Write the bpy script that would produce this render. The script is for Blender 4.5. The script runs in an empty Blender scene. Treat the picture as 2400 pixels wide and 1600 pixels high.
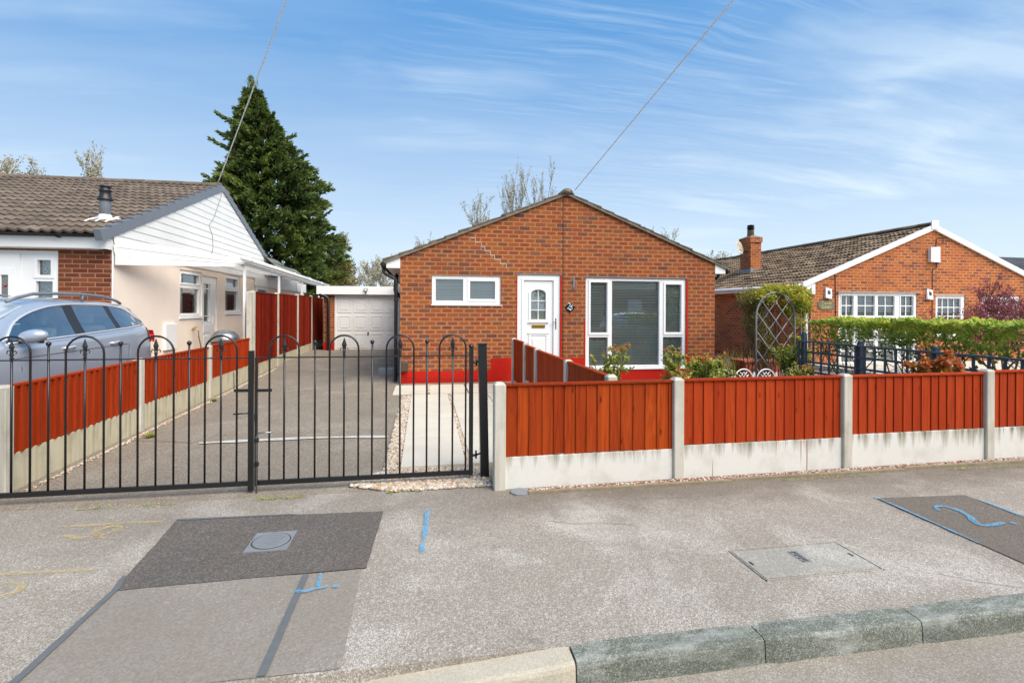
import bpy, bmesh, math, random
from math import pi, sin, cos, radians as R
from mathutils import Vector as V, Matrix, noise as mnoise
from mathutils.bvhtree import BVHTree
from mathutils.geometry import tessellate_polygon
random.seed(7)
scene = bpy.context.scene
col = scene.collection

# ------------------------------------------------------------------ camera, sky, sun, exposure
F, YAW, EYE = 1190.0, R(9.8), 1.54
cd = bpy.data.cameras.new('camera'); cam = bpy.data.objects.new('camera', cd); col.objects.link(cam)
cd.sensor_width = 36; cd.lens = F/2400*36; cd.shift_y = -(800-725)/2400.0
cd.clip_start = .05; cd.clip_end = 1500
cam.rotation_euler = (Matrix.Rotation(-YAW, 4, 'Z') @ Matrix.Rotation(R(90), 4, 'X') @ Matrix.Rotation(R(0.25), 4, 'Z')).to_euler()
cam.location = (0, 0, EYE)
scene.camera = cam
SUN_EL, SUN_AZ = 50, 140     # azimuth of the sun, clockwise from +y
world = bpy.data.worlds.new('World'); scene.world = world; world.use_nodes = True
sun = bpy.data.lights.new('sun', 'SUN'); sun.energy = 4.0; sun.angle = R(55); sun.color = (1, .91, .79)
so = bpy.data.objects.new('sun', sun); col.objects.link(so); so.location = (0, -5, 20)
so.rotation_euler = (R(90-SUN_EL), 0, R(180-SUN_AZ+0)) if False else V((-sin(R(SUN_AZ))*cos(R(SUN_EL)), -cos(R(SUN_AZ))*cos(R(SUN_EL)), -sin(R(SUN_EL)))).to_track_quat('-Z', 'Y').to_euler()
scene.view_settings.view_transform = 'Standard'; scene.view_settings.look = 'None'
scene.view_settings.exposure = 0.62; scene.view_settings.gamma = 1
scene.render.engine = 'CYCLES'

# ------------------------------------------------------------------ node helpers
def C(h, k=1.0):
    h = h.lstrip('#'); o = []
    for i in (0, 2, 4):
        c = int(h[i:i+2], 16)/255
        o.append((c/12.92 if c <= .04045 else ((c+.055)/1.055)**2.4)*k)
    return (*o, 1)
class NT:
    def __init__(s, nt): s.nt = nt
    def n(s, typ, ins=None, **props):
        x = s.nt.nodes.new(typ)
        for k, v in props.items(): setattr(x, k, v)
        for k, v in (ins or {}).items():
            if isinstance(v, bpy.types.NodeSocket): s.nt.links.new(v, x.inputs[k])
            else: x.inputs[k].default_value = v
        return x
    def m(s, op, a, b=0, c=None, clamp=False):
        i = {0: a, 1: b}
        if c is not None: i[2] = c
        return s.n('ShaderNodeMath', i, operation=op, use_clamp=clamp).outputs[0]
    def mix(s, f, a, b, t='MIX'):
        x = s.nt.nodes.new('ShaderNodeMix'); x.data_type = 'RGBA'; x.blend_type = t
        for k, v in ((0, f), (6, a), (7, b)):
            if isinstance(v, bpy.types.NodeSocket): s.nt.links.new(v, x.inputs[k])
            else: x.inputs[k].default_value = v
        return x.outputs[2]
    def ramp(s, f, stops, interp='LINEAR'):
        x = s.nt.nodes.new('ShaderNodeValToRGB'); cr = x.color_ramp; cr.interpolation = interp
        while len(cr.elements) < len(stops): cr.elements.new(.5)
        for e, (p, c) in zip(cr.elements, stops):
            e.position = p; e.color = c if isinstance(c, tuple) else (c, c, c, 1)
        s.nt.links.new(f, x.inputs[0]); return x.outputs[0]
    def noise(s, vec, scale, detail=3, rough=.5, out=0, dist=0):
        return s.n('ShaderNodeTexNoise', {'Vector': vec, 'Scale': scale, 'Detail': detail, 'Roughness': rough, 'Distortion': dist}).outputs[out]
    def vor(s, vec, scale, out='Color', feature='F1'):
        return s.n('ShaderNodeTexVoronoi', {'Vector': vec, 'Scale': scale}, feature=feature).outputs[out]
    def map(s, vec, loc=(0, 0, 0), rot=(0, 0, 0), sc=(1, 1, 1)):
        return s.n('ShaderNodeMapping', {0: vec, 1: loc, 2: rot, 3: sc}).outputs[0]
def mat(name):
    m = bpy.data.materials.new(name); m.use_nodes = True
    t = NT(m.node_tree); b = m.node_tree.nodes['Principled BSDF']
    return m, t, b
def setb(t, b, **k):
    for n_, v in k.items():
        n_ = n_.replace('_', ' ')
        if isinstance(v, bpy.types.NodeSocket): t.nt.links.new(v, b.inputs[n_])
        else: b.inputs[n_].default_value = v
def bump(t, b, h, strength=.3, dist=.01):
    x = t.n('ShaderNodeBump', {'Height': h, 'Strength': strength, 'Distance': dist})
    t.nt.links.new(x.outputs[0], b.inputs['Normal'])

# ------------------------------------------------------------------ sky
w = NT(world.node_tree); bg = world.node_tree.nodes['Background']
sky = w.n('ShaderNodeTexSky', sky_type='NISHITA', sun_disc=False)
sky.sun_elevation = R(SUN_EL); sky.sun_rotation = R(SUN_AZ); sky.air_density = 1.0; sky.dust_density = .6; sky.ozone_density = 2.2; sky.altitude = 50
tc = w.n('ShaderNodeTexCoord').outputs['Generated']
sp = w.n('ShaderNodeSeparateXYZ', {0: tc})
zz = w.m('MAXIMUM', sp.outputs[2], .03)
zc = w.m('ADD', zz, .12)
cv = w.n('ShaderNodeCombineXYZ', {0: w.m('DIVIDE', sp.outputs[0], zc), 1: w.m('DIVIDE', sp.outputs[1], zc)}).outputs[0]
cv1 = w.map(cv, rot=(0, 0, R(-6)), sc=(.55, 2.3, 1))
wob = w.noise(cv, .9, 3)
cvd = w.n('ShaderNodeVectorMath', {0: cv1, 1: w.n('ShaderNodeVectorMath', {0: w.noise(cv, 1.1, 3, out=1), 1: (.5, .5, 0)}, operation='MULTIPLY').outputs[0]}, operation='ADD').outputs[0]
n1 = w.noise(cvd, 1.05, 8, .58)
n2 = w.noise(w.map(cv, loc=(4.3, 1.7, 0)), .55, 3, .5)
side = w.ramp(w.m('ADD', sp.outputs[0], w.m('MULTIPLY', w.noise(cv, .8, 2), .3)), [(-.0+.02, .30), (.38, 1.0)])
cm = w.m('MULTIPLY', w.ramp(n1, [(.45, 0.0), (.62, 1.0)]), w.ramp(n2, [(.40, 0.0), (.58, 1.0)]))
fine = w.m('MULTIPLY', w.ramp(w.noise(w.map(cvd, sc=(1, 3, 1)), 3.2, 8, .7), [(.42, 0.0), (.8, 1.0)]), w.m('MULTIPLY', side, .38))
veil = w.m('MULTIPLY', w.ramp(w.noise(cv1, .6, 5, .6), [(.40, 0.0), (.8, 1.0)]), .30)
cm = w.m('MAXIMUM', w.m('MULTIPLY', w.m('MULTIPLY', cm, .85), side), w.m('MAXIMUM', fine, veil))
hor = w.ramp(zz, [(0.0, 1.0), (.08, .90), (.20, .62), (.36, .28), (.55, .03)])
cm = w.m('ADD', cm, w.m('MULTIPLY', w.m('SUBTRACT', 1, cm), hor), clamp=True)
blue = w.mix(.93, sky.outputs[0], (.38, 2.75, 6.7, 1))
skyc = w.mix(cm, blue, (7.3, 8.7, 9.9, 1))
w.nt.links.new(skyc, bg.inputs[0]); bg.inputs[1].default_value = .072

# ------------------------------------------------------------------ materials
def geo(t):
    g = t.n('ShaderNodeNewGeometry'); return g.outputs['Position'], g.outputs['True Normal']
def tone(t): return t.n('ShaderNodeAttribute', attribute_name='tone').outputs['Fac']

def brick_mat(name, bw, bh, stops, mortar, dark='#6b3f35', mw=.011, kiss=.5, seed=0.0):
    m, t, b = mat(name)
    p, nr = geo(t)
    P = t.n('ShaderNodeSeparateXYZ', {0: p}); Nn = t.n('ShaderNodeSeparateXYZ', {0: nr})
    ax = t.m('GREATER_THAN', t.m('ABSOLUTE', Nn.outputs[0]), .6)
    a = t.m('ADD', t.m('MULTIPLY', P.outputs[1], ax), t.m('MULTIPLY', P.outputs[0], t.m('SUBTRACT', 1, ax)))
    wv = t.noise(p, 9, 2)
    z = t.m('ADD', P.outputs[2], t.m('MULTIPLY', t.m('SUBTRACT', wv, .5), .007))
    row = t.m('FLOOR', t.m('DIVIDE', z, bh))
    off = t.m('MULTIPLY', t.m('FLOORED_MODULO', row, 2), .5)
    xa = t.m('ADD', t.m('ADD', t.m('DIVIDE', a, bw), off), seed)
    ci = t.m('FLOOR', xa)
    fx = t.m('SUBTRACT', xa, ci); fz = t.m('SUBTRACT', t.m('DIVIDE', z, bh), row)
    ex = t.m('MULTIPLY', t.m('MINIMUM', fx, t.m('SUBTRACT', 1, fx)), bw)
    ez = t.m('MULTIPLY', t.m('MINIMUM', fz, t.m('SUBTRACT', 1, fz)), bh)
    ed = t.m('MINIMUM', ex, ez)
    ed = t.m('ADD', ed, t.m('MULTIPLY', t.m('SUBTRACT', t.noise(p, 60, 2), .5), .004))
    mm = t.ramp(ed, [(mw/2-.0015, 0.0), (mw/2+.0015, 1.0)])
    rnd = t.n('ShaderNodeTexWhiteNoise', {0: t.n('ShaderNodeCombineXYZ', {0: ci, 1: row, 2: ax}).outputs[0]}, noise_dimensions='3D')
    rv = t.n('ShaderNodeSeparateColor', {0: rnd.outputs[1]})
    c = t.ramp(rv.outputs[0], stops, 'CONSTANT')
    c = t.mix(t.m('MULTIPLY', rv.outputs[1], .2), c, C('#c8803f'))
    # dark fired centres
    inn = t.m('MULTIPLY', t.ramp(ex, [(.010, 0.0), (.036, 1.0)]), t.ramp(ez, [(.009, 0.0), (.019, 1.0)]))
    inn = t.m('MAXIMUM', inn, t.m('LESS_THAN', rv.outputs[2], 1-kiss))
    c = t.mix(inn, C(dark), c)
    c = t.mix(t.m('MULTIPLY', t.noise(p, 120, 3, .7), .45), c, C('#5a3022'))
    st = t.ramp(t.noise(t.map(p, sc=(1, 1, .5)), 1.3, 4, .6), [(.4, 0.0), (.7, 1.0)])
    c = t.mix(t.m('MULTIPLY', st, .22), c, C('#6a4a38'))
    mc = t.mix(t.noise(p, 40, 3), mortar, tuple(x*.72 for x in mortar[:3])+(1,))
    mc = t.mix(t.m('MULTIPLY', st, .3), mc, C('#9a6a48'))
    cc = t.mix(mm, mc, c)
    setb(t, b, Base_Color=cc, Roughness=.9, Specular_IOR_Level=.15)
    h = t.m('ADD', t.m('MULTIPLY', mm, 1.0), t.m('MULTIPLY', t.noise(p, 150, 3, .7), .35))
    bump(t, b, h, .55, .006)
    return m
M = {}
K = .80
M['brick'] = brick_mat('orange_brick', .2286, .0862, [(0, C('#b06033', K)), (.16, C('#a05234', K)), (.36, C('#94503b', K)), (.54, C('#a86438', K)), (.64, C('#82523f', K)), (.76, C('#a64e32', K)), (.84, C('#6b4a45', K)), (.93, C('#80594a', K))], C('#cf9a76', .80), dark='#b8713f', kiss=.72)
M['brick_right'] = brick_mat('light_orange_brick', .232, .0862, [(0, C('#d2763f', K)), (.3, C('#c86c3c', K)), (.55, C('#ba643c', K)), (.72, C('#9c5a40', K)), (.86, C('#865447', K))], C('#e6b08c', .82), dark='#cf8550', kiss=.45, seed=.3)
M['brick_dark'] = brick_mat('dark_red_brick', .226, .0752, [(0, C('#6e3a2c', .9)), (.35, C('#7c4232', .9)), (.6, C('#643329', .9)), (.8, C('#8a4c38', .9))], C('#c99a7c', .8), dark='#8a5440', kiss=.3, seed=.1)

def plain(name, c, rough=.5, metal=0, var=.12, scale=6, bmp=0, spec=.5, coat=0):
    m, t, b = mat(name); p, _ = geo(t)
    n_ = t.noise(p, scale, 5, .6)
    cc = t.mix(t.m('MULTIPLY', t.ramp(n_, [(.35, 0.0), (.75, 1.0)]), var), c, tuple(x*.45 for x in c[:3])+(1,))
    setb(t, b, Base_Color=cc, Roughness=rough, Metallic=metal)
    b.inputs['Specular IOR Level'].default_value = spec
    if coat: b.inputs['Coat Weight'].default_value = coat; b.inputs['Coat Roughness'].default_value = .03
    if bmp: bump(t, b, t.noise(p, scale*12, 3), bmp, .003)
    return m
M['white'] = plain('white_upvc', C('#f6f6f5', .93), .32, var=.05, scale=2.5)
M['white_trim'] = plain('white_plastic_board', C('#f6f5f2', .93), .45, var=.07, scale=2)
M['offwhite'] = plain('garage_door_paint', C('#e9e7e2', .93), .5, var=.05, scale=2)
M['cream'] = plain('cream_render', C('#f5e4d2', 1.0), .92, var=.16, scale=1.6, bmp=.35)
M['redpaint'] = plain('red_masonry_paint', C('#d0220f', .78), .6, var=.18, scale=5, bmp=.3, spec=.2)
M['redpaint_dull'] = plain('dark_red_masonry_paint', C('#8e1a14', .8), .6, var=.2, scale=5)
M['black'] = plain('black_gate_paint', (.012, .012, .013, 1), .28, var=.2, scale=20, bmp=.15)
M['black_plastic'] = plain('black_plastic', (.018, .018, .02, 1), .42, var=.1)
M['rubber'] = plain('rubber', (.02, .02, .02, 1), .8)
M['grey_plastic'] = plain('grey_plastic', C('#7b828b', .85), .5, var=.15)
M['brass'] = plain('brass', C('#c9a23a'), .3, metal=.9, var=.1)
M['steel'] = plain('steel', C('#9a9a98'), .35, metal=.9, var=.15)
M['chrome'] = plain('chrome', C('#eceeef'), .3, metal=.6, var=.02)
M['dark'] = plain('dark_interior', (.05, .048, .045, 1), .9)
M['interior'] = plain('room_wall', (.30, .27, .23, 1), .9, var=.3, scale=1.5)
M['blind'] = plain('blind_slat', C('#e6ebe2', .95), .5, var=.1)
M['blind_pale'] = plain('pale_blind_slat', C('#c8c6be', .8), .5, var=.1)
M['curtain'] = plain('curtain_cloth', C('#cfcabf', .8), .9)
M['slate_blue'] = plain('blue_grey_wood_paint', C('#56616e', .75), .6, var=.3, scale=9, bmp=.2)
M['archmetal'] = plain('grey_painted_metal', C('#908c90', .9), .5, var=.3, scale=12)
M['car'] = plain('silver_blue_paint', C('#abb6c5', .84), .24, metal=.24, var=.0, coat=1)
M['carglass'] = plain('car_glass', (.13, .165, .155, 1), .03, var=.15, scale=1.3, spec=1.0)
M['lamp_red'] = plain('red_lamp_lens', C('#b5141c'), .15, coat=.6)
M['terracotta'] = plain('terracotta', C('#a8553c', .9), .85)
M['mortar'] = plain('verge_mortar', C('#9b8e7c', .7), .95, var=.55, scale=9, bmp=.5)
M['lead'] = plain('lead_flashing', C('#9ca0a4', .8), .5, metal=.2, var=.3)
M['edging'] = plain('timber_edging', C('#a39479', .7), .9, var=.6, scale=14)
M['grass'] = plain('lawn_grass', C('#55702c', .5), .95, var=.5, scale=2)
M['soil'] = plain('garden_soil', C('#5a4838', .6), 1, var=.5, scale=9, bmp=.5)
M['cable'] = plain('cable_sheath', (.03, .028, .027, 1), .6)
M['wire'] = plain('pale_wire', C('#f4f5f6', .95), .6)

# concrete posts and gravel boards: rain streaks, algae
def concrete_mat(name, base, green=.3, red=0.0, streak=.6, drip=False):
    m, t, b = mat(name); p, _ = geo(t)
    s1 = t.noise(t.map(p, sc=(14, 14, .9)), 1.0, 5, .65)
    s2 = t.noise(t.map(p, loc=(3, 1, 2), sc=(30, 30, 1.2)), 1.0, 4, .6)
    if drip:
        hz_ = t.ramp(t.n('ShaderNodeSeparateXYZ', {0: p}).outputs[2], [(.10, .25), (.30, 1.0)]); s1 = t.m('MULTIPLY', s1, t.m('ADD', .50, t.m('MULTIPLY', hz_, .66))); s2 = t.m('MULTIPLY', s2, t.m('ADD', .5, t.m('MULTIPLY', hz_, .56)))
    c = t.mix(t.m('MULTIPLY', t.ramp(s1, [(.45, 0.0), (.72, 1.0)]), streak), base, C('#857c5e', .8))
    c = t.mix(t.m('MULTIPLY', t.ramp(s2, [(.60, 0.0), (.70, 1.0)]), streak*.7), c, C('#4a4638', .7))
    c = t.mix(t.m('MULTIPLY', t.ramp(t.noise(p, 5, 4), [(.5, 0.0), (.75, 1.0)]), green), c, C('#87855a', .6))
    if red:
        r = t.m('MULTIPLY', t.ramp(t.noise(t.map(p, loc=(9, 5, 0), sc=(22, 22, .5)), 1, 2, .4), [(.715, 0.0), (.73, 1.0)]), red)
        c = t.mix(r, c, C('#8c3226', .8))
    c = t.mix(t.m('MULTIPLY', t.noise(p, 110, 3, .7), .3), c, C('#8d8878', .8))
    setb(t, b, Base_Color=c, Roughness=.93, Specular_IOR_Level=.2); bump(t, b, t.noise(p, 130, 4, .7), .4, .004)
    return m
M['post'] = concrete_mat('concrete_post', C('#dcd6c8', .84), .3, 0, .45)
M['gravelboard'] = concrete_mat('concrete_gravel_board', C('#ebe8e0', .88), .2, .9, .9, True)
M['gravelboard_side'] = concrete_mat('weathered_gravel_board', C('#dad0b2', .88), .3, 0, .5)

def wood_mat(name, c1, c2, c3, grain=1.0):
    m, t, b = mat(name); p, _ = geo(t); tn = tone(t)
    off = t.n('ShaderNodeCombineXYZ', {0: t.m('MULTIPLY', tn, 37), 2: t.m('MULTIPLY', tn, 11)}).outputs[0]
    q = t.n('ShaderNodeVectorMath', {0: p, 1: off}, operation='ADD').outputs[0]
    g = t.noise(t.map(q, sc=(26, 26, 1.6)), 1.0, 5, .6, dist=1.2)
    c = t.mix(t.ramp(tn, [(0, 0.0), (1, 1.0)]), c1, c2)
    c = t.mix(t.m('MULTIPLY', t.ramp(g, [(.42, 0.0), (.7, 1.0)]), .6*grain), c, c3)
    kn = t.vor(t.map(q, sc=(9, 9, 3.2)), 1.0, 'Distance')
    c = t.mix(t.m('MULTIPLY', t.ramp(kn, [(.06, 1.0), (.13, 0.0)]), .6*grain), c, C('#4a120a', .6))
    setb(t, b, Base_Color=c, Roughness=.7, Specular_IOR_Level=.12); bump(t, b, g, .25, .004)
    return m
M['fence'] = wood_mat('red_brown_fence_stain', C('#bc461a', .78), C('#aa3912', .76), C('#7c210c', .7), .8)
M['fence_new'] = wood_mat('orange_fence_stain', C('#bd4e18', .76), C('#a23a11', .72), C('#7c2408', .66), 1.2)
M['fence_dark'] = wood_mat('dark_red_fence_stain', C('#ab3a20', .68), C('#7c1c10', .6), C('#5c150c', .55), .9)

# ground surfaces
def asphalt(name, cA, cB, cC, spk=.8, patch=.5, scale=150, band=False):
    m, t, b = mat(name); p, _ = geo(t)
    vc = t.n('ShaderNodeSeparateColor', {0: t.vor(p, scale)})
    c = t.mix(t.ramp(vc.outputs[0], [(.2, 0.0), (.9, 1.0)]), cA, cB)
    c = t.mix(t.m('MULTIPLY', t.m('GREATER_THAN', vc.outputs[1], .82), spk), c, cC)
    c = t.mix(t.m('MULTIPLY', t.m('GREATER_THAN', vc.outputs[2], .87), .5*spk), c, tuple(x*.35 for x in cA[:3])+(1,))
    v2 = t.n('ShaderNodeSeparateColor', {0: t.vor(p, scale*.45)})
    c = t.mix(t.m('MULTIPLY', t.m('GREATER_THAN', v2.outputs[0], .93), .6*spk), c, cC)
    big = t.noise(t.map(p, sc=(1, .8, 1)), 1.1, 6, .62, dist=.6)
    fade = t.m('ADD', t.m('MULTIPLY', t.noise(p, 55, 3, .7), .5), .5)
    bm_ = t.m('MULTIPLY', t.ramp(big, [(.50, 0.0), (.70, 1.0)]), patch)
    c = t.mix(t.m('MULTIPLY', t.m('MULTIPLY', bm_, .35), fade), c, cC)
    c = t.mix(t.m('MULTIPLY', t.m('LESS_THAN', vc.outputs[2], t.m('MULTIPLY', bm_, .52)), .62), c, cC)
    c = t.mix(t.m('MULTIPLY', t.ramp(t.noise(p, .9, 4, .55), [(.5, 0.0), (.75, 1.0)]), .45*patch), c, tuple(x*.6 for x in cA[:3])+(1,))
    c = t.mix(t.m('MULTIPLY', t.ramp(t.noise(p, 3.1, 5, .7), [(.4, 0.0), (.8, 1.0)]), .25), c, C('#8a7766', .8))
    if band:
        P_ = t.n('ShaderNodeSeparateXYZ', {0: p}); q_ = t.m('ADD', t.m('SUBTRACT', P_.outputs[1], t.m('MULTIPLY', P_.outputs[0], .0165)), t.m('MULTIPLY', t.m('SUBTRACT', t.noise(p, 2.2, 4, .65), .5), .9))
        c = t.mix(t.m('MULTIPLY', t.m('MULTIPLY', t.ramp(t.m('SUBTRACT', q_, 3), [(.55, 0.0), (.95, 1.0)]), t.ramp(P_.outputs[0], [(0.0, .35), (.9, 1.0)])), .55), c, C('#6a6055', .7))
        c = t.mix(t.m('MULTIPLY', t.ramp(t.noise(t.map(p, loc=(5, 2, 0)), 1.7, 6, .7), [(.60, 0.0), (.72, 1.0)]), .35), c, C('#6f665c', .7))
    setb(t, b, Base_Color=c, Roughness=.95, Specular_IOR_Level=.15); bump(t, b, t.m('ADD', vc.outputs[0], t.noise(p, 220, 2)), .35, .004)
    return m
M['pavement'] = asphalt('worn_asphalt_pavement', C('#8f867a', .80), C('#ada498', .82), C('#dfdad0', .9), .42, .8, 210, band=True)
M['road'] = asphalt('road_surface', C('#938b7f', .76), C('#a9a195', .78), C('#cbc5ba', .84), .3, .5, 170)
M['drive'] = asphalt('driveway_asphalt', C('#81776a', .70), C('#a59989', .76), C('#c6bcab', .8), .4, .6, 150)
M['patch'] = asphalt('dark_asphalt_patch', C('#6b6660', .54), C('#807a74', .58), C('#a8a39e', .64), .35, .15, 150)
M['patch_smooth'] = asphalt('smooth_grey_asphalt', C('#928a80', .74), C('#9e968b', .76), C('#b9b2a8', .8), .18, .35, 120)
M['patch_mid'] = asphalt('grey_brown_asphalt_patch', C('#756d64', .62), C('#8a8278', .66), C('#b0a99e', .72), .3, .12, 190)
M['tar'] = plain('tar_joint', C('#74787a', .68), .8, var=.35, scale=14)
M['slab'] = plain('stone_slab', C('#dbd2c0', .84), .85, var=.30, scale=1.7, bmp=.15)
M['chamber'] = asphalt('concrete_chamber_cover', C('#9a978c', .80), C('#aaa69b', .8), C('#d3cfc6', .88), .3, .9, 150)
M['iron'] = plain('cast_iron', C('#83868a', .9), .6, metal=.0, var=.3, scale=14)
M['granite'] = None
m, t, b = mat('granite_kerb'); p, _ = geo(t)
vc = t.n('ShaderNodeSeparateColor', {0: t.vor(p, 190)})
c = t.mix(vc.outputs[0], C('#63665a', .64), C('#8b8e80', .7))
c = t.mix(t.m('MULTIPLY', t.m('GREATER_THAN', vc.outputs[1], .8), .38), c, C('#c8cec8', .8))
c = t.mix(t.m('MULTIPLY', t.ramp(t.noise(t.map(p, sc=(.6, 1.6, 1.6)), 5, 5, .7), [(.47, 0.0), (.66, 1.0)]), t.m('ADD', .1, t.m('MULTIPLY', t.noise(p, 110, 3, .8), .8))), c, C('#cfd1ca', .8))
c = t.mix(t.m('MULTIPLY', t.ramp(t.noise(p, 2.2, 3), [(.45, 0.0), (.7, 1.0)]), .35), c, C('#4d5444', .7))
setb(t, b, Base_Color=c, Roughness=.8); bump(t, b, t.noise(p, 140, 3, .7), .5, .004); M['granite'] = m
M['kerb_pale'] = asphalt('pale_concrete_kerb', C('#c6bca6', .74), C('#d2c9b6', .76), C('#ddd7c9', .8), .3, .4, 200)

def paint_mat(name, c, lo=.42, hi=.6):
    m, t, b = mat(name); p, _ = geo(t)
    n_ = t.m('ADD', t.m('MULTIPLY', t.noise(p, 110, 3, .8), .7), t.m('MULTIPLY', t.noise(p, 9, 3), .3))
    setb(t, b, Base_Color=c, Roughness=.8, Alpha=t.ramp(n_, [(lo, 0.0), (hi, 1.0)])); return m
M['paint_blue'] = paint_mat('blue_spray_paint', C('#63b0da', .85), .36, .62)
M['paint_yellow'] = paint_mat('faded_yellow_paint', C('#dcc07c', .85), .40, .72)
M['paint_white'] = paint_mat('pale_cement_repair', C('#c9c6bd', .88), .30, .5)

# foliage
def leaf_mat(name, stops, trans=.35, rough=.55):
    m, t, b = mat(name); tn = tone(t)
    c = t.ramp(tn, stops)
    setb(t, b, Base_Color=c, Roughness=rough)
    tr = t.n('ShaderNodeBsdfTranslucent', {0: c}); mx = t.n('ShaderNodeMixShader', {0: trans, 1: b.outputs[0], 2: tr.outputs[0]})
    t.nt.links.new(mx.outputs[0], t.nt.nodes['Material Output'].inputs[0]); return m
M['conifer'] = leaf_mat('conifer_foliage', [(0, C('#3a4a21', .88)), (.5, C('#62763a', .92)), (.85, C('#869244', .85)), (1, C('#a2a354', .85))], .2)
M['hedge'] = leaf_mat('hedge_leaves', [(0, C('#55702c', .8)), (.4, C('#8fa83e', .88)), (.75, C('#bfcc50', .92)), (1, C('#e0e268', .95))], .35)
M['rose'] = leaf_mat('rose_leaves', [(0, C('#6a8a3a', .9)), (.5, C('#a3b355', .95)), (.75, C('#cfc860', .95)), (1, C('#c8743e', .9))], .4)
M['climber'] = leaf_mat('climber_leaves', [(0, C('#6a6a2a', .7)), (.4, C('#a3a838', .8)), (.8, C('#ccd248', .85)), (1, C('#c9a33a', .85))], .35)
M['thicket'] = leaf_mat('dry_brown_green_stems', [(0, C('#6a5a2c', .8)), (.5, C('#8d7f38', .88)), (1, C('#a9a94a', .9))], .3)
M['maple'] = leaf_mat('dark_red_leaves', [(0, C('#7d333d', .85)), (.6, C('#a84e5a', .9)), (1, C('#c97c80', .95))], .3)
M['orange_leaf'] = leaf_mat('orange_young_leaves', [(0, C('#93a03a', .8)), (.4, C('#c99a3c', .85)), (1, C('#d0683a', .85))], .3)
M['blossom'] = leaf_mat('pale_spring_buds', [(0, C('#a59a72', .8)), (.5, C('#cfc6a8', .9)), (1, C('#eee9dc', .95))], .4)
M['bark'] = plain('bark', C('#6b5a48', .6), .95, var=.4, scale=14, bmp=.4)
M['twig'] = plain('pale_twig', C('#8d7c66', .7), .9, var=.3)
M['stem'] = plain('green_brown_stem', C('#5d5a34', .6), .8)

def tile_mat(name, cs, lich=.35):
    m, t, b = mat(name); p, _ = geo(t); tn = tone(t)
    c = t.ramp(tn, cs)
    c = t.mix(t.m('MULTIPLY', t.ramp(t.noise(p, 26, 5, .7), [(.5, 0.0), (.75, 1.0)]), lich), c, C('#b1a78e', .7))
    c = t.mix(t.m('MULTIPLY', t.ramp(t.noise(p, 3.5, 5, .6), [(.45, 0.0), (.75, 1.0)]), .5), c, C('#3a322b', .6))
    setb(t, b, Base_Color=c, Roughness=.92); bump(t, b, t.noise(p, 90, 3, .7), .4, .005); return m
M['tile_left'] = tile_mat('brown_concrete_tile', [(0, C('#695c50', .75)), (1, C('#857566', .78))], .15)
M['tile_right'] = tile_mat('weathered_brown_tile', [(0, C('#564332', .75)), (1, C('#927d66', .85))], .45)
M['tile_main'] = tile_mat('mossy_grey_tile', [(0, C('#6a6355', .75)), (1, C('#8d8473', .8))], .5)
M['tile_grey'] = tile_mat('grey_green_tile', [(0, C('#6f736a', .8)), (1, C('#8b8e84', .8))], .2)
M['tile_slate'] = tile_mat('dark_slate_tile', [(0, C('#3c4046', .8)), (1, C('#565a60', .8))], .1)

# glass: transparent and glossy by angle
def glass_mat(name, tint=(.93, .96, .95, 1), base=.10):
    m = bpy.data.materials.new(name); m.use_nodes = True; t = NT(m.node_tree)
    for n_ in list(t.nt.nodes): t.nt.nodes.remove(n_)
    o = t.n('ShaderNodeOutputMaterial')
    fr = t.n('ShaderNodeFresnel', {'IOR': 1.5}).outputs[0]
    f = t.m('ADD', t.m('MULTIPLY', fr, 1.3), base, clamp=True)
    tr = t.n('ShaderNodeBsdfTransparent', {0: tint}); gl = t.n('ShaderNodeBsdfGlossy', {0: (1, 1, 1, 1), 'Roughness': .0})
    mx = t.n('ShaderNodeMixShader', {0: f, 1: tr.outputs[0], 2: gl.outputs[0]})
    t.nt.links.new(mx.outputs[0], o.inputs[0]); return m
M['screen_glass'] = plain('windscreen_glass', (.42, .46, .46, 1), .05, var=.1, spec=1.0); M['auto_glass'] = glass_mat('car_side_glass', tint=(.80, .90, .86, 1), base=.26); M['seat_cloth'] = plain('grey_seat_cloth', C('#a5a8a6', .85), .9)
M['glass'] = glass_mat('window_glass', base=.12)
# net curtain with a lace pattern
m, t, b = mat('lace_net_curtain'); p, _ = geo(t)
q = t.map(p, sc=(1, 1, 1))
ln = t.noise(q, 38, 4, .75, dist=2.0)
setb(t, b, Base_Color=t.mix(t.ramp(ln, [(.46, 0.0), (.54, 1.0)]), C('#e3eef0', .85), C('#7b9197', .6)), Roughness=.9); M['lace'] = m
m, t, b = mat('warm_lamp_glass'); b.inputs['Emission Color'].default_value = (1, .72, .35, 1); b.inputs['Emission Strength'].default_value = 2.2; M['glow'] = m
m, t, b = mat('polycarbonate'); setb(t, b, Base_Color=(.9, .9, .88, 1), Roughness=.4)
tr = t.n('ShaderNodeBsdfTranslucent', {0: (.95, .95, .93, 1)}); mx = t.n('ShaderNodeMixShader', {0: .75, 1: b.outputs[0], 2: tr.outputs[0]})
t.nt.links.new(mx.outputs[0], t.nt.nodes['Material Output'].inputs[0]); M['poly'] = m
m, t, b = mat('gravel_stones'); tn = tone(t); p, _ = geo(t)
setb(t, b, Base_Color=t.mix(t.m('MULTIPLY', t.noise(p, 60, 3), .4), t.ramp(tn, [(0, C('#a98a66', .8)), (.3, C('#c9b79c', .85)), (.6, C('#ded6c8', .88)), (.85, C('#c9a184', .85)), (1, C('#efece6', .9))]), C('#8a7a66', .7)), Roughness=.85); M['pebble'] = m
m, t, b = mat('small_red_grey_gravel'); tn = tone(t)
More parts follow.
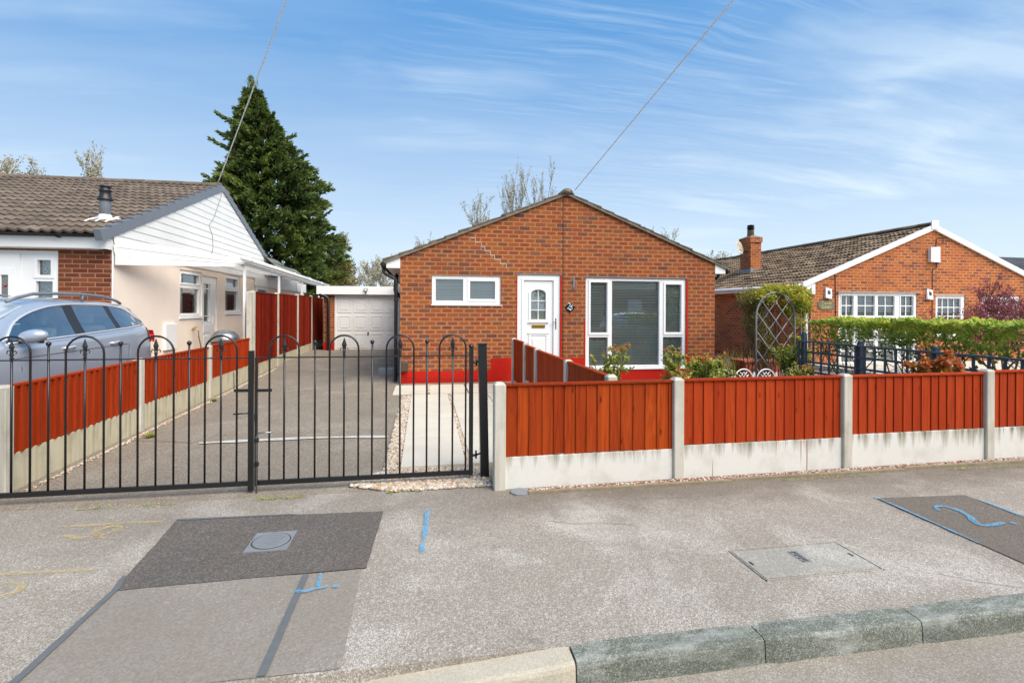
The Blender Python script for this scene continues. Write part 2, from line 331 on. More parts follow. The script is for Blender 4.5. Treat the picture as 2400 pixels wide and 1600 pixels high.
setb(t, b, Base_Color=t.ramp(tn, [(0, C('#8d5744', .8)), (.4, C('#b07b66', .85)), (.7, C('#b9ab98', .85)), (1, C('#e2ded6', .9))]), Roughness=.9); M['pebble_red'] = m

# ------------------------------------------------------------------ mesh builder
class MB:
    def __init__(s, xf=None): s.v = []; s.f = []; s.t = []; s.s = []; s.xf = xf
    def add(s, vs, fs, tone=.5, smooth=False):
        o = len(s.v)
        for v in vs:
            v = V(v); s.v.append(s.xf @ v if s.xf else v)
        for f in fs: s.f.append([i+o for i in f]); s.t.append(tone); s.s.append(smooth)
        return s
    def box(s, x0, x1, y0, y1, z0, z1, tone=.5):
        vs = [(x, y, z) for z in (z0, z1) for y in (y0, y1) for x in (x0, x1)]
        return s.add(vs, [(0, 2, 3, 1), (4, 5, 7, 6), (0, 1, 5, 4), (2, 6, 7, 3), (0, 4, 6, 2), (1, 3, 7, 5)], tone)
    def bbox(s, x0, x1, y0, y1, z0, z1, r=.004, tone=.5):       # box with chamfered edges
        bm = bmesh.new(); bmesh.ops.create_cube(bm, size=1)
        for v in bm.verts: v.co = V(((x0+x1)/2+v.co.x*(x1-x0), (y0+y1)/2+v.co.y*(y1-y0), (z0+z1)/2+v.co.z*(z1-z0)))
        bmesh.ops.bevel(bm, geom=bm.edges[:], offset=r, segments=2, affect='EDGES', profile=.6)
        s.bm(bm, tone); return s
    def bm(s, bm, tone=.5, smooth=False):
        bm.verts.index_update(); s.add([v.co.copy() for v in bm.verts], [[v.index for v in f.verts] for f in bm.faces], tone, smooth); bm.free()
    def quad(s, a, b, c, d, tone=.5): return s.add([a, b, c, d], [(0, 1, 2, 3)], tone)
    def poly(s, pts, tone=.5): return s.add(pts, [list(range(len(pts)))], tone)
    def prism(s, pts, d, tone=.5):           # planar polygon pushed by vector d
        n = len(pts); d = V(d); a = [V(p) for p in pts]; vs = a+[p+d for p in a]
        return s.add(vs, [list(range(n))[::-1], list(range(n, 2*n))]+[(i, (i+1) % n, n+(i+1) % n, n+i) for i in range(n)], tone)
    def tube(s, path, r, n=8, tone=.5, r1=None, cap=True, smooth=True):
        P = [V(p) for p in path]; k = len(P); rr = [r+(r1-r)*i/(k-1) if r1 is not None else r for i in range(k)]
        vs = []; ref = None
        for i, p in enumerate(P):
            d = (P[min(i+1, k-1)]-P[max(i-1, 0)]).normalized()
            if ref is None: ref = d.orthogonal().normalized()
            a = (ref-d*ref.dot(d))
            a = a.normalized() if a.length > 1e-5 else d.orthogonal().normalized(); ref = a; bb = d.cross(a)
            for j in range(n):
                th = 2*pi*j/n; vs.append(p+(a*cos(th)+bb*sin(th))*rr[i])
        fs = [(i*n+j, i*n+(j+1) % n, (i+1)*n+(j+1) % n, (i+1)*n+j) for i in range(k-1) for j in range(n)]
        if cap: fs += [list(range(n))[::-1], list(range((k-1)*n, k*n))]
        return s.add(vs, fs, tone, smooth)
    def lathe(s, c, prof, n=12, tone=.5, smooth=True):     # prof: (r, z) about the vertical through c
        c = V(c); vs = [c+V((r*cos(2*pi*j/n), r*sin(2*pi*j/n), z)) for r, z in prof for j in range(n)]
        k = len(prof)
        fs = [(i*n+j, i*n+(j+1) % n, (i+1)*n+(j+1) % n, (i+1)*n+j) for i in range(k-1) for j in range(n)]
        return s.add(vs, fs+[list(range(n))[::-1], list(range((k-1)*n, k*n))], tone, smooth)
    def sheet(s, outline, holes, z_of, tone=.5):          # flat tessellated polygon with holes; z_of maps (a,b)->3D
        loops = [outline]+holes
        tri = tessellate_polygon([[V((a, b_, 0)) for a, b_ in L] for L in loops])
        pts = [z_of(a, b_) for L in loops for a, b_ in L]
        return s.add(pts, [list(f) for f in tri], tone)
    def build(s, name, m, parent=None, **k):
        me = bpy.data.meshes.new(name)
        loc = V((0, 0, 0))
        if parent is None and s.v and k.get('origin', True):
            xs = [v.x for v in s.v]; ys = [v.y for v in s.v]; loc = V(((min(xs)+max(xs))/2, (min(ys)+max(ys))/2, min(v.z for v in s.v)))
        elif parent is not None: loc = parent.get('_w', None); loc = V(loc) if loc else V((0, 0, 0))
        me.from_pydata([tuple(v-loc) for v in s.v], [], s.f); me.update()
        at = me.attributes.new('tone', 'FLOAT', 'FACE'); at.data.foreach_set('value', s.t)
        me.polygons.foreach_set('use_smooth', s.s)
        me.materials.append(M[m] if isinstance(m, str) else m)
        o = bpy.data.objects.new(name, me); col.objects.link(o)
        if parent is None: o.location = loc
        else: o.parent = parent
        o['_w'] = tuple(loc)
        return o
def tag(o, label=None, cat=None, group=None, kind=None):
    if label: o['label'] = label
    if cat: o['category'] = cat
    if group: o['group'] = group
    if kind: o['kind'] = kind
    return o
def thing(name, label, cat, loc=(0, 0, 0), group=None):
    o = bpy.data.objects.new(name, None); col.objects.link(o); o.location = loc; o.empty_display_size = .2
    o['_w'] = tuple(loc); return tag(o, label, cat, group)
def struct(o): o['kind'] = 'structure'; return o
def tt(): return random.random()
def U(a, b): return random.uniform(a, b)

# ------------------------------------------------------------------ ground
def gz(y): return .05*min(max((y-4.6)/5.8, 0), 1)+.09*min(max((y-10.4)/7.6, 0), 1)     # the drive rises gently
s = MB(); s.box(-600, 600, -600, 600, -.6, -.16); struct(s.build('ground', 'grass', origin=False))
s = MB(); s.box(-40, 40, -6.0, 2.14, -.30, -.11); struct(s.build('road', 'road'))
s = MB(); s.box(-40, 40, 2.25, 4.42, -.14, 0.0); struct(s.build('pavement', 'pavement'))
s = MB(); s.box(-40, 40, -9.0, -6.0, -.30, 0.0); struct(s.build('far_pavement', 'pavement'))
s = MB(); s.box(-60, 60, 10.45, 90, -.155, -.12); struct(s.build('lawn', 'grass'))
s = MB(); s.box(1.84, 10.8, 4.42, 10.4, -.2, .035); struct(s.build('garden_soil', 'soil'))
s = MB()      # driveway as a gently rising sheet
N_ = 30
for i in range(N_):
    y0 = 4.42+(18.3-4.42)*i/N_; y1 = 4.42+(18.3-4.42)*(i+1)/N_; 
    s.quad((-3.95, y0, gz(y0)-.004), (1.84, y0, gz(y0)-.004), (1.84, y1, gz(y1)-.004), (-3.95, y1, gz(y1)-.004))
s.v = [V((v.x, v.y, v.z)) for v in s.v]; struct(s.build('driveway', 'drive'))
s = MB(); s.prism([(-20, 4.42, 0.0), (-20, 6, .12), (-20, 9.4, .15), (-20, 30, .15), (-20, 30, -.1), (-20, 4.42, -.1)], (16.2, 0, 0)); struct(s.build('neighbour_driveway', 'drive'))
s = MB(); s.box(10.8, 40, 4.42, 13, -.2, .03); struct(s.build('neighbour_paving', 'slab'))
s = MB(); s.box(6.6, 10.9, 10.42, 26, -.11, -.095); struct(s.build('side_drive', 'drive'))

# kerb stones: granite upstand to the right, pale dropped kerb to the left
def kerbstone(s, x0, x1, za, zb, y0=2.135, y1=2.262, tn=.5):
    bm = bmesh.new(); n = 14; prof = [(y1, -.14), (y1, .002), (y0+.022, .001), (y0+.006, -.006), (y0+.001, -.022), (y0-.006, -.14)]
    rings = []
    for i in range(n+1):
        x = x0+.003+(x1-x0-.006)*i/n; dz = za+(zb-za)*i/n; e = .012*(1 if i in (0, n) else 0)
        rings.append([bm.verts.new((x, y+mnoise.noise(V((x*5, y*9, z*9)))*.006+(e if y < y0+.03 else 0), z+(dz if z > -.1 else 0)-e*.5+mnoise.noise(V((x*6, z*9, 3)))*.004)) for y, z in prof])
    for a, c in zip(rings, rings[1:]):
        for j in range(len(prof)-1): bm.faces.new((a[j], c[j], c[j+1], a[j+1]))
    bm.faces.new(rings[0]); bm.faces.new(rings[-1][::-1]); bmesh.ops.recalc_face_normals(bm, faces=bm.faces); s.bm(bm, tn)
s = MB()
xk = [.665, 1.585, 2.455, 3.37]; x = 3.37
while x < 30: x += .915; xk.append(x)
for a, c in zip(xk, xk[1:]): kerbstone(s, a, c, 0, 0)
struct(s.build('kerb', 'granite'))
s = MB(); kerbstone(s, -.26, .66, -.055, 0.0, 2.12)
x = -.26
while x > -8: kerbstone(s, x-.915, x, -.055, -.055, 2.12); x -= .915
struct(s.build('dropped_kerb', 'kerb_pale'))

# patches, joints and covers set in the pavement (each sheet a few mm above the one below)
def wob_poly(pts, z, step=.06, amp=.006):
    out = []
    for (x0, y0), (x1, y1) in zip(pts, pts[1:]+pts[:1]):
        L = math.hypot(x1-x0, y1-y0); n = max(1, int(L/step))
        for i in range(n):
            f = i/n; x = x0+(x1-x0)*f; y = y0+(y1-y0)*f
            out.append((x+mnoise.noise(V((x*9, y*9, 1)))*amp, y+mnoise.noise(V((x*9, y*9, 7)))*amp))
    return out
def ground_sheet(name, m, pts, z=.004, amp=.006):
    s = MB(); L = wob_poly(pts, z, amp=amp); s.sheet(L, [], lambda a, c: V((a, c, z)))
    if s.f:
        a, b_, c_ = [s.v[i] for i in s.f[0]]
        if (b_-a).cross(c_-a).z < 0: s.f = [f[::-1] for f in s.f]
    return struct(s.build(name, m))
ground_sheet('asphalt_repair_strip', 'patch_smooth', [(-1.645, 2.263), (-.345, 2.263), (-.36, 3.10), (-.60, 3.10), (-1.645, 3.12)])
ground_sheet('asphalt_patch', 'patch', [(-1.66, 3.08), (-1.0, 3.10), (-.33, 3.11), (-.30, 3.96), (-1.0, 4.0), (-1.76, 4.04), (-1.70, 3.5)], .008, .010)
ground_sheet('tar_joint', 'tar', [(-1.662, 2.263), (-1.624, 2.263), (-1.632, 3.10), (-1.675, 3.24), (-1.695, 3.24), (-1.665, 3.08)], .0105)
ground_sheet('tar_joint', 'tar', [(-.682, 2.263), (-.645, 2.263), (-.648, 3.085), (-.682, 3.085)], .0105, .004)
ground_sheet('tar_joint', 'tar', [(-1.74, 4.015), (-1.76, 4.045), (-1.0, 4.012), (-.9, 3.995), (-1.0, 3.99)], .0115, .003)
ground_sheet('asphalt_patch', 'patch_mid', [(3.60, 2.263), (4.46, 2.263), (4.46, 3.54), (3.67, 3.60)], .006)
def ribbon(s, pts, w0, z):
    P = [V((x, y, z)) for x, y in pts]; L = []
    Q = []
    for i in range(len(P)-1):
        for k in range(6): Q.append(P[i].lerp(P[i+1], k/6))
    Q.append(P[-1])
    for _ in range(5):
        Q = [Q[0]]+[(Q[i-1]+Q[i]*2+Q[i+1])/4 for i in range(1, len(Q)-1)]+[Q[-1]]
    vs = []
    for i, q in enumerate(Q):
        d = (Q[min(i+1, len(Q)-1)]-Q[max(i-1, 0)]).normalized(); n_ = V((-d.y, d.x, 0))
        ww = w0*(.75+.5*mnoise.noise(q*6+V((3, 1, 0))))*(.55 if i in (0, len(Q)-1) else 1)
        vs += [q+n_*ww/2, q-n_*ww/2]
    s.add(vs, [(2*i, 2*i+1, 2*i+3, 2*i+2) for i in range(len(Q)-1)])
def marking(label_m, strokes, w0=.03, z=.014):
    s = MB()
    for k, st in enumerate(strokes): ribbon(s, st, w0, z+.0004*k)
    return struct(s.build('painted_marking', label_m))
marking('paint_blue', [[(.03, 3.94), (.02, 3.65), (.01, 3.48), (-.012, 3.24)]], .040)
marking('paint_blue', [[(-.585, 3.08), (-.575, 3.0), (-.57, 2.93)], [(-.68, 2.905), (-.63, 2.89), (-.575, 2.915), (-.52, 2.925)], [(-.49, 2.925), (-.455, 2.915)]], .038, .015)
marking('paint_blue', [[(3.90, 3.28), (3.95, 3.36), (4.04, 3.35), (4.06, 3.26), (4.02, 3.15), (3.95, 3.07), (3.93, 3.00), (4.02, 2.995), (4.15, 3.02)], [(4.19, 3.0), (4.22, 3.0)]], .048)
marking('paint_blue', [[(3.665, 3.63), (3.66, 3.4), (3.64, 3.1), (3.62, 2.78)]], .028)
marking('paint_blue', [[(4.46, 3.43), (4.44, 3.27), (4.41, 3.05)]], .034)
marking('paint_yellow', [[(-2.53, 4.05), (-2.31, 4.04), (-2.07, 4.05), (-1.85, 4.03)], [(-2.39, 3.89), (-2.25, 3.82), (-2.15, 3.84), (-2.07, 3.95), (-2.14, 4.02), (-2.24, 3.93), (-2.14, 3.81), (-2.06, 3.80)]], .045, .005)
marking('paint_yellow', [[(-2.43, 3.385), (-2.18, 3.37), (-1.9, 3.35)], [(-2.40, 3.24), (-2.30, 3.27), (-2.2, 3.25), (-2.15, 3.17), (-2.22, 3.11), (-2.3, 3.09)]], .045, .005)
s = MB()
for k, st in enumerate([[(-2.5, 6.24), (-1.94, 6.27), (-1.26, 6.30), (-.6, 6.24), (-.42, 6.2)]]): ribbon(s, st, .125, .022)
struct(s.build('crack_repair', 'paint_white'))
s = MB(); ribbon(s, [(-3.4, 6.5), (-3.0, 6.41), (-2.8, 6.36), (-2.55, 6.25)], .012, .021); struct(s.build('drive_crack', 'dark'))

# square water cover with a round lid
cv_ = thing('utility_cover', 'square grey metal cover with round lid in the dark asphalt patch', 'utility cover', (-.985, 3.555, .008))
s = MB(); s.box(-1.115, -.855, 3.42, 3.70, .004, .0125); s.build('frame', 'iron', cv_)
s = MB(); s.lathe((-.985, 3.56, .0126), [(.112, 0), (.112, .003), (.108, .004)], 40, smooth=False)
lid = s.build('lid', 'iron', cv_)
s = MB()
for i in range(-3, 4):
    hw = math.sqrt(max(.10**2-(i*.028)**2, 0)); s.box(-.985-hw, -.985+hw, 3.56+i*.028-.009, 3.56+i*.028+.009, .0166, .0195)
for a in (-.045, 0, .045): s.box(-.985+a-.002, -.985+a+.002, 3.56-.088, 3.56+.088, .0166, .0203)
s.build('tread_ribs', 'iron', lid)
s = MB(); s.lathe((-.985, 3.56, .0128), [(.121, 0), (.121, .0006), (.114, .0006)], 40); s.build('seal', 'dark', cv_)
# concrete chamber cover
ch = thing('chamber_cover', 'rectangular concrete chamber cover sunk in the pavement near the kerb', 'utility cover', (2.3, 2.78, .003)); 
s = MB(); s.box(1.94, 2.69, 2.62, 2.95, .002, .010); s.build('slab', 'chamber', ch)
s = MB()
for a in ((1.925, 1.932, 2.60, 2.965), (2.698, 2.704, 2.60, 2.965), (1.925, 2.704, 2.600, 2.606), (1.932, 2.698, 2.960, 2.965)): s.box(a[0], a[1], a[2], a[3], .002, .0115)
s.build('frame', 'chamber', ch)
s = MB(); s.box(2.285, 2.345, 2.75, 2.89, .0100, .0125); gr = s.build('badge_plate', 'iron', ch)
s = MB()
for i in range(7): s.box(2.293+(i % 2)*.012, 2.332, 2.758+i*.018, 2.764+i*.018, .0128, .0155)
s.build('rib', 'dark', gr)
for xx in (1.965, 2.655):
    s = MB(); s.box(xx-.008, xx+.008, 2.77, 2.81, .0105, .0118); s.build('lifting_slot', 'dark', ch)
ch.location.z -= .005
# small grey pad by the concrete post
s = MB(); s.lathe((.80, 4.20, 0), [(.085, 0), (.085, .012), (.07, .016)], 9, smooth=False); tag(s.build('stopcock_cover', 'iron'), 'small dark grey stopcock cover at the foot of the first concrete post', 'utility cover')
# timber edging at the foot of the front fence
s = MB(); x = .86
while x < 9.5: s.bbox(x, x+1.86, 4.135+(x-.8)*.0165, 4.168+(x-.8)*.0165, -.02, .028+U(-.004, .004), .003); x += 1.87
tag(s.build('edging_strip', 'edging'), 'low weathered timber edging strip along the foot of the front fence', 'edging')

# pebbles
def pebble_field(name, m, n, samp, r0, r1, kindlabel):
    s = MB(); ico = bmesh.new(); bmesh.ops.create_icosphere(ico, subdivisions=1, radius=1); bv = [v.co.copy() for v in ico.verts]; bf = [[v.index for v in f.verts] for f in ico.faces]; ico.free()
    for _ in range(n):
        x, y, z = samp(); r = U(r0, r1); rot = Matrix.Rotation(U(0, 6.3), 3, 'Z') @ Matrix.Rotation(U(-.5, .5), 3, 'X'); sc = V((r*U(.8, 1.4), r*U(.7, 1.1), r*U(.4, .75)))
        c = V((x, y, z+sc.z*.6)); s.add([c+rot @ V((q.x*sc.x*U(.85, 1.15), q.y*sc.y, q.z*sc.z)) for q in bv], bf, tt())
    o = s.build(name, m); o['kind'] = 'stuff'; return o
def samp_path():
    k = random.random()
    if k < .30: return U(-.37, -.22), U(4.9, 9.02), .02
    if k < .80:
        x = U(-.62, .58); return x, U(4.38+max(0, (-x-.25)*.5), 4.93-max(0, -x-.38)*1.2), .001+U(0, .006)
    if k < .9: return U(.415, .465), U(4.9, 9.02), .02
    return U(.06, .10), U(9.1, 10.1), .05
pebble_field('gravel', 'pebble', 7000, lambda: (lambda q: (q[0], q[1], q[2]))(samp_path()), .009, .024, '')
pebble_field('gravel', 'pebble_red', 3800, lambda: (lambda x: (x, U(4.168, 4.268)+(x-.8)*.0165, .003))(U(.80, 7.5)), .005, .012, '')
pebble_field('gravel', 'pebble', 1500, lambda: (lambda y: (-3.30-.0292*(y-4.8)+abs(random.gauss(0, .028)), y, gz(y)))(U(4.8, 13)), .006, .014, '')
pebble_field('grit', 'pebble', 500, lambda: (lambda x: (x, random.choice([U(2.3, 4.25), 4.12-abs(random.gauss(0, .06))]), .001))(U(-3, 6)), .002, .005, '')
for pts in ([(.9, 3.6), (1.1, 3.5), (1.25, 3.52), (1.5, 3.42)], [(1.7, 3.9), (2.2, 3.86), (2.6, 3.88)], [(2.75, 2.6), (3.0, 2.5), (3.1, 2.4), (3.3, 2.3)]):
    s = MB(); ribbon(s, pts, .004, .0045); struct(s.build('pavement_crack', 'tar'))
# moss along the joint at the back of the pavement
mossy = MB()
for _ in range(900):
    x = random.choice([U(-2.6, -1.9), U(-1.35, -.95), U(-.3, .0), U(3.2, 4.2), U(5, 6)]); y = 4.37+random.gauss(0, .02) if x < .5 else 4.12+random.gauss(0, .015)
    a = U(0, 6.3); r = U(.006, .016); z = U(.002, .012)
    mossy.add([(x, y, z), (x+r*cos(a), y+r*sin(a), z+r*.5), (x+r*cos(a+1), y+r*sin(a+1), z+r*.2)], [(0, 1, 2)], tt())
for cx, cy in ((-3.18, 6.62), (-3.35, 8.9)):
    for _ in range(140):
        a = U(0, 6.3); r = U(.02, .10); w_ = .006; x, y = cx+U(-.02, .02), cy+U(-.02, .02); z = gz(cy)
        mossy.add([(x-w_*sin(a), y+w_*cos(a), z), (x+w_*sin(a), y-w_*cos(a), z), (x+r*cos(a), y+r*sin(a), z+U(.01, .07))], [(0, 1, 2)], tt())
tag(mossy.build('moss', 'rose'), kind='stuff')

# stone slabs of the garden path
s = MB()
def slab(x0, x1, y0, y1, z=.045): s.bbox(x0, x1, y0, y1, z-.05+U(0, .003), z+U(-.003, .003), .004)
for y0, y1 in ((4.93, 5.975), (5.985, 6.985), (6.995, 8.0), (8.01, 9.06)):
    slab(-.215, .41, y0, y1); slab(.465, 1.10, y0, y1); slab(1.11, 1.7, y0, y1)
slab(-.54, .065, 9.09, 10.12, .055); slab(.10, .77, 9.09, 10.12, .055); slab(.80, 1.7, 9.09, 10.12, .055)
struct(s.build('path', 'slab'))

# ------------------------------------------------------------------ fences
def panel(s, x0, x1, z0, z1, bw=.118, face=-1, jag=.006, fat=.015):   # feather-edge boards in local x-z, outward = face*y
    x = x0
    while x < x1-.01:
        w_ = min(bw*U(.88, 1.1), x1-x); xe = min(x+w_+.012, x1); tn = tt(); dz = U(-jag, jag)
        thin = .004
        p = [(x, face*.005), (x, face*fat), (xe, face*thin), (xe, 0)]
        dy = U(0, .002)*face
        vs = [(a, c+dy, z0+dz) for a, c in p]+[(a, c+dy, z1) for a, c in p]
        s.add(vs, [(0, 1, 2, 3)[::-1], (4, 5, 6, 7), (0, 4, 5, 1), (1, 5, 6, 2), (2, 6, 7, 3), (3, 7, 4, 0)], tn)
        x += w_
def cpost(s, x, z1, w_=.10, d=.10, z0=-.1):
    s.prism([(x-w_/2, -d/2+.008, z0), (x-w_/2+.008, -d/2, z0), (x+w_/2-.008, -d/2, z0), (x+w_/2, -d/2+.008, z0), (x+w_/2, d/2-.008, z0), (x+w_/2-.008, d/2, z0), (x-w_/2+.008, d/2, z0), (x-w_/2, d/2-.008, z0)], (0, 0, z1-z0-.015))
    s.add([(x-w_/2, -d/2, z1-.015), (x+w_/2, -d/2, z1-.015), (x+w_/2, d/2, z1-.015), (x-w_/2, d/2, z1-.015), (x-w_*.28, -d*.28, z1+.006), (x+w_*.28, -d*.28, z1+.006), (x+w_*.28, d*.28, z1+.006), (x-w_*.28, d*.28, z1+.006)], [(0, 1, 5, 4), (1, 2, 6, 5), (2, 3, 7, 6), (3, 0, 4, 7), (4, 5, 6, 7)])
def fence(name, label, A, B, posts, ztop, zgb, mats, gbm='gravelboard', face=-1, bw=.118, posth=.03, zbase=None, gap=.05, pw=.10, fat=.015, lastpost=0):
    """posts: distances from A along A->B; a panel between each pair; ztop/zgb per bay (numbers)"""
    A = V((*A, 0)); B = V((*B, 0)); d = (B-A); ang = math.atan2(d.y, d.x)
    xf = Matrix.Translation(A) @ Matrix.Rotation(ang, 4, 'Z')
    root = thing(name, label, 'fence', tuple(A))
    zb = zbase or (lambda q: 0.0)
    for i, q in enumerate(posts):
        h = max(ztop[min(i, len(ztop)-1)], ztop[max(i-1, 0)])
        if lastpost and i == len(posts)-1: h = lastpost
        s = MB(xf); cpost(s, q, zb(q)+h+posth, pw); s.build('post', 'post', root)
    for i, (a, c) in enumerate(zip(posts, posts[1:])):
        s = MB(xf); z = (zb(a)+zb(c))/2
        panel(s, a+gap, c-gap, z+zgb[i], z+ztop[i], bw, face, fat=fat)
        s.build('panel', mats[i % len(mats)], root)
        s = MB(xf); s.bbox(a+gap, c-gap, -.030, .030, z+ztop[i], z+ztop[i]+.022, .004, tt()); s.build('capping_rail', mats[i % len(mats)], root); s = MB(xf); s.bbox(a+gap, c-gap, .002*-face, .03*-face, z+zgb[i]+.08, z+zgb[i]+.12, .003, tt()); s.build('back_rail', mats[i % len(mats)], root)
        s = MB(xf); s.bbox(a+gap, c-gap, -.022, .022, z-.12, z+zgb[i]-.004, .004); s.build('gravel_board', gbm, root)
    return root
fence('garden_fence', 'low red-brown board fence with concrete posts along the pavement', (.64, 4.32), (12, 4.51), [0, 1.655, 3.45, 5.18, 7.1, 9.0], [.88, .885, .885, .90, .90], [.275, .30, .325, .325, .325], ['fence_new', 'fence', 'fence', 'fence', 'fence'], bw=.108)
fence('boundary_fence', 'low red board fence between the car drive and the gated drive', (-3.42, 4.84), (-3.64, 11.72), [0, 2.15, 4.40, 6.65], [.86, .845, .845], [.30, .30, .30], ['fence'], 'gravelboard_side', -1, .105, zbase=lambda q: gz(4.84+q), fat=.036, lastpost=1.80)
fence('tall_fence', 'tall dark red board fence with concrete posts running back to the garage', (-3.635, 11.56), (-3.88, 20.7), [.14, 2.17, 4.48, 6.7, 9.0], [1.80, 1.80, 1.80, 1.78], [.24, .24, .24, .24], ['fence_dark'], 'gravelboard_side', -1, .09, fat=.034, zbase=lambda q: gz(11.8+q), posth=.04)
fence('path_fence', 'low red board fence dividing the slab path from the front garden', (1.78, 10.25), (1.78, 4.6), [0.22, 1.42, 2.35, 4.1, 5.58], [.90, .865, .85, .85], [.10, .28, .22, .28], ['fence', 'fence_new', 'fence', 'fence_new'], 'gravelboard', -1, .10, zbase=lambda q: .03, pw=.09)

# ------------------------------------------------------------------ gates
def arc(cx, z, r, y, n=14): return [(cx-r*cos(pi*i/n), y, z+r*sin(pi*i/n)) for i in range(n+1)]
def spear(s, x, y, z):     # finial: collar, curled leaves and a four-sided point
    s.lathe((x, y, z-.045), [(.010, 0), (.016, .006), (.010, .014), (.010, .026), (.017, .032), (.011, .040)], 10)
    bm = bmesh.new(); a = bm.verts.new((x, y, z+.115)); rr = [bm.verts.new((x+dx*.021, y+dy*.012, z+.050)) for dx, dy in ((-1, 0), (0, -1), (1, 0), (0, 1))]
    lo = [bm.verts.new((x+dx*.009, y+dy*.008, z+.010)) for dx, dy in ((-1, 0), (0, -1), (1, 0), (0, 1))]
    for i in range(4): bm.faces.new((rr[i], rr[(i+1) % 4], a)); bm.faces.new((lo[i], lo[(i+1) % 4], rr[(i+1) % 4], rr[i]))
    s.bm(bm)
    for sg in (-1, 1): s.tube([(x+sg*.004, y, z-.008), (x+sg*.012, y, z+.018), (x+sg*.026, y, z+.022), (x+sg*.034, y, z+.006), (x+sg*.028, y, z-.004)], .0055, 6, r1=.003)
def leaf(root, y, xs_arch, xs_ball, x0, x1, zr=1.125, zb=.075, za=1.31, stile=()):
    BR = .0082
    s = MB(); s.bbox(x0, x1, y-.012, y+.012, zb-.02, zb+.02, .003); s.build('bottom_rail', 'black', root)
    s = MB(); s.bbox(x0, x1, y-.009, y+.009, zr-.005, zr+.005, .002); s.build('top_rail', 'black', root)
    for a, c in xs_arch:
        r = (c-a)/2; cx = (a+c)/2
        s = MB(); s.tube([(a, y, zb+.02), (a, y, zr+.03)]+[(px, y, pz) for px, _, pz in arc(cx, za-r, r, y)]+[(c, y, zr+.03), (c, y, zb+.02)], BR, 8); s.build('hoop_bar', 'black', root)
        s = MB(); s.tube([(cx, y, zb+.02), (cx, y, zr+.03)], BR, 8); sb = s.build('spear_bar', 'black', root)
        s = MB(); spear(s, cx, y, zr+.055); s.build('finial', 'black', sb)
    for x in xs_ball:
        s = MB(); s.tube([(x, y, zb+.02), (x, y, zr+.115)], BR, 8); bb = s.build('ball_bar', 'black', root)
        s = MB(); s.lathe((x, y, zr+.112), [(.006, -.006), (.012, 0), (.0165, .008), (.018, .016), (.0165, .024), (.010, .031), (.003, .034)], 12); s.build('ball_finial', 'black', bb)
gl = thing('driveway_gate', 'left leaf of the black metal hoop-topped drive gates', 'gate', (-3.4, 4.57, 0), 'black drive gates')
leaf(gl, 4.57, [(-3.30, -3.045), (-2.80, -2.53), (-2.285, -2.02), (-1.785, -1.54)], [-2.92, -2.41, -1.905], -3.37, -1.45)
s = MB(); s.bbox(-3.395, -3.355, 4.55, 4.59, .04, 1.2, .003); s.build('stile', 'black', gl)
s = MB(); s.bbox(-1.448, -1.408, 4.55, 4.59, .015, 1.185, .003); s.build('stile', 'black', gl)
s = MB(); s.bbox(-1.56, -1.448, 4.562, 4.578, .84, .865, .003); s.tube([(-1.555, 4.55, .86), (-1.56, 4.56, .95), (-1.575, 4.60, 1.0)], .003, 6); s.build('latch_arm', 'black', gl)
s = MB(); s.tube([(-1.56, 4.55, .66), (-1.448, 4.55, .665)], .006, 8); s.build('slide_bolt', 'black', gl)
gr_ = thing('driveway_gate', 'right leaf of the black metal hoop-topped drive gates', 'gate', (.42, 4.57, 0), 'black drive gates')
leaf(gr_, 4.57, [(-1.285, -1.05), (-.80, -.56), (-.325, -.09), (.135, .37)], [-.92, -.445, .025], -1.385, .41)
s = MB(); s.bbox(-1.397, -1.377, 4.555, 4.585, .05, 1.13, .003); s.build('stile', 'black', gr_)
s = MB(); s.bbox(.40, .437, 4.552, 4.588, .05, 1.19, .003); so_ = s.build('stile', 'black', gr_)
s = MB(); s.lathe((.4185, 4.57, 1.19), [(.012, 0), (.022, .004), (.024, .016), (.018, .030), (.006, .038)], 12); s.build('ball_cap', 'black', so_)
s = MB(); s.tube([(-1.25, 4.53, .505), (-1.36, 4.53, .50), (-1.375, 4.535, .47), (-1.375, 4.54, -.03)], .0065, 8); db = s.build('drop_bolt', 'steel', gr_)
for z in (.42, .22):
    s = MB(); s.bbox(-1.392, -1.360, 4.526, 4.56, z, z+.035, .003); s.build('bolt_keeper', 'black', db)
s = MB(); s.bbox(-1.38, -1.26, 4.55, 4.56, .84, .865, .003); s.build('latch_plate', 'black', gr_)
s = MB(); s.bbox(-1.395, -1.37, 4.54, 4.552, .60, .66, .003); s.build('lock_plate', 'black', gr_)
for z in (1.06, .22):
    s = MB(); s.tube([(.43, 4.585, z), (.47, 4.595, z)], .012, 8); s.tube([(.468, 4.595, z-.03), (.468, 4.595, z+.04)], .009, 8); s.tube([(.468, 4.595, z), (.53, 4.6, z+.02)], .009, 8); s.build('hinge', 'black', gr_)
gp = thing('gate_post', 'thick square black metal gate post leaning slightly beside the fence', 'gate post', (.545, 4.6, 0))
s = MB(Matrix.Translation((.55, 4.62, 0)) @ Matrix.Rotation(R(-1.3), 4, 'Y')); s.bbox(-.038, .038, -.038, .038, -.06, 1.22, .004); s.build('shaft', 'black', gp)
s = MB(Matrix.Translation((.55, 4.62, 0)) @ Matrix.Rotation(R(-1.3), 4, 'Y')); s.bbox(-.044, .044, -.044, .044, 1.22, 1.232, .003); s.build('cap', 'black', gp)

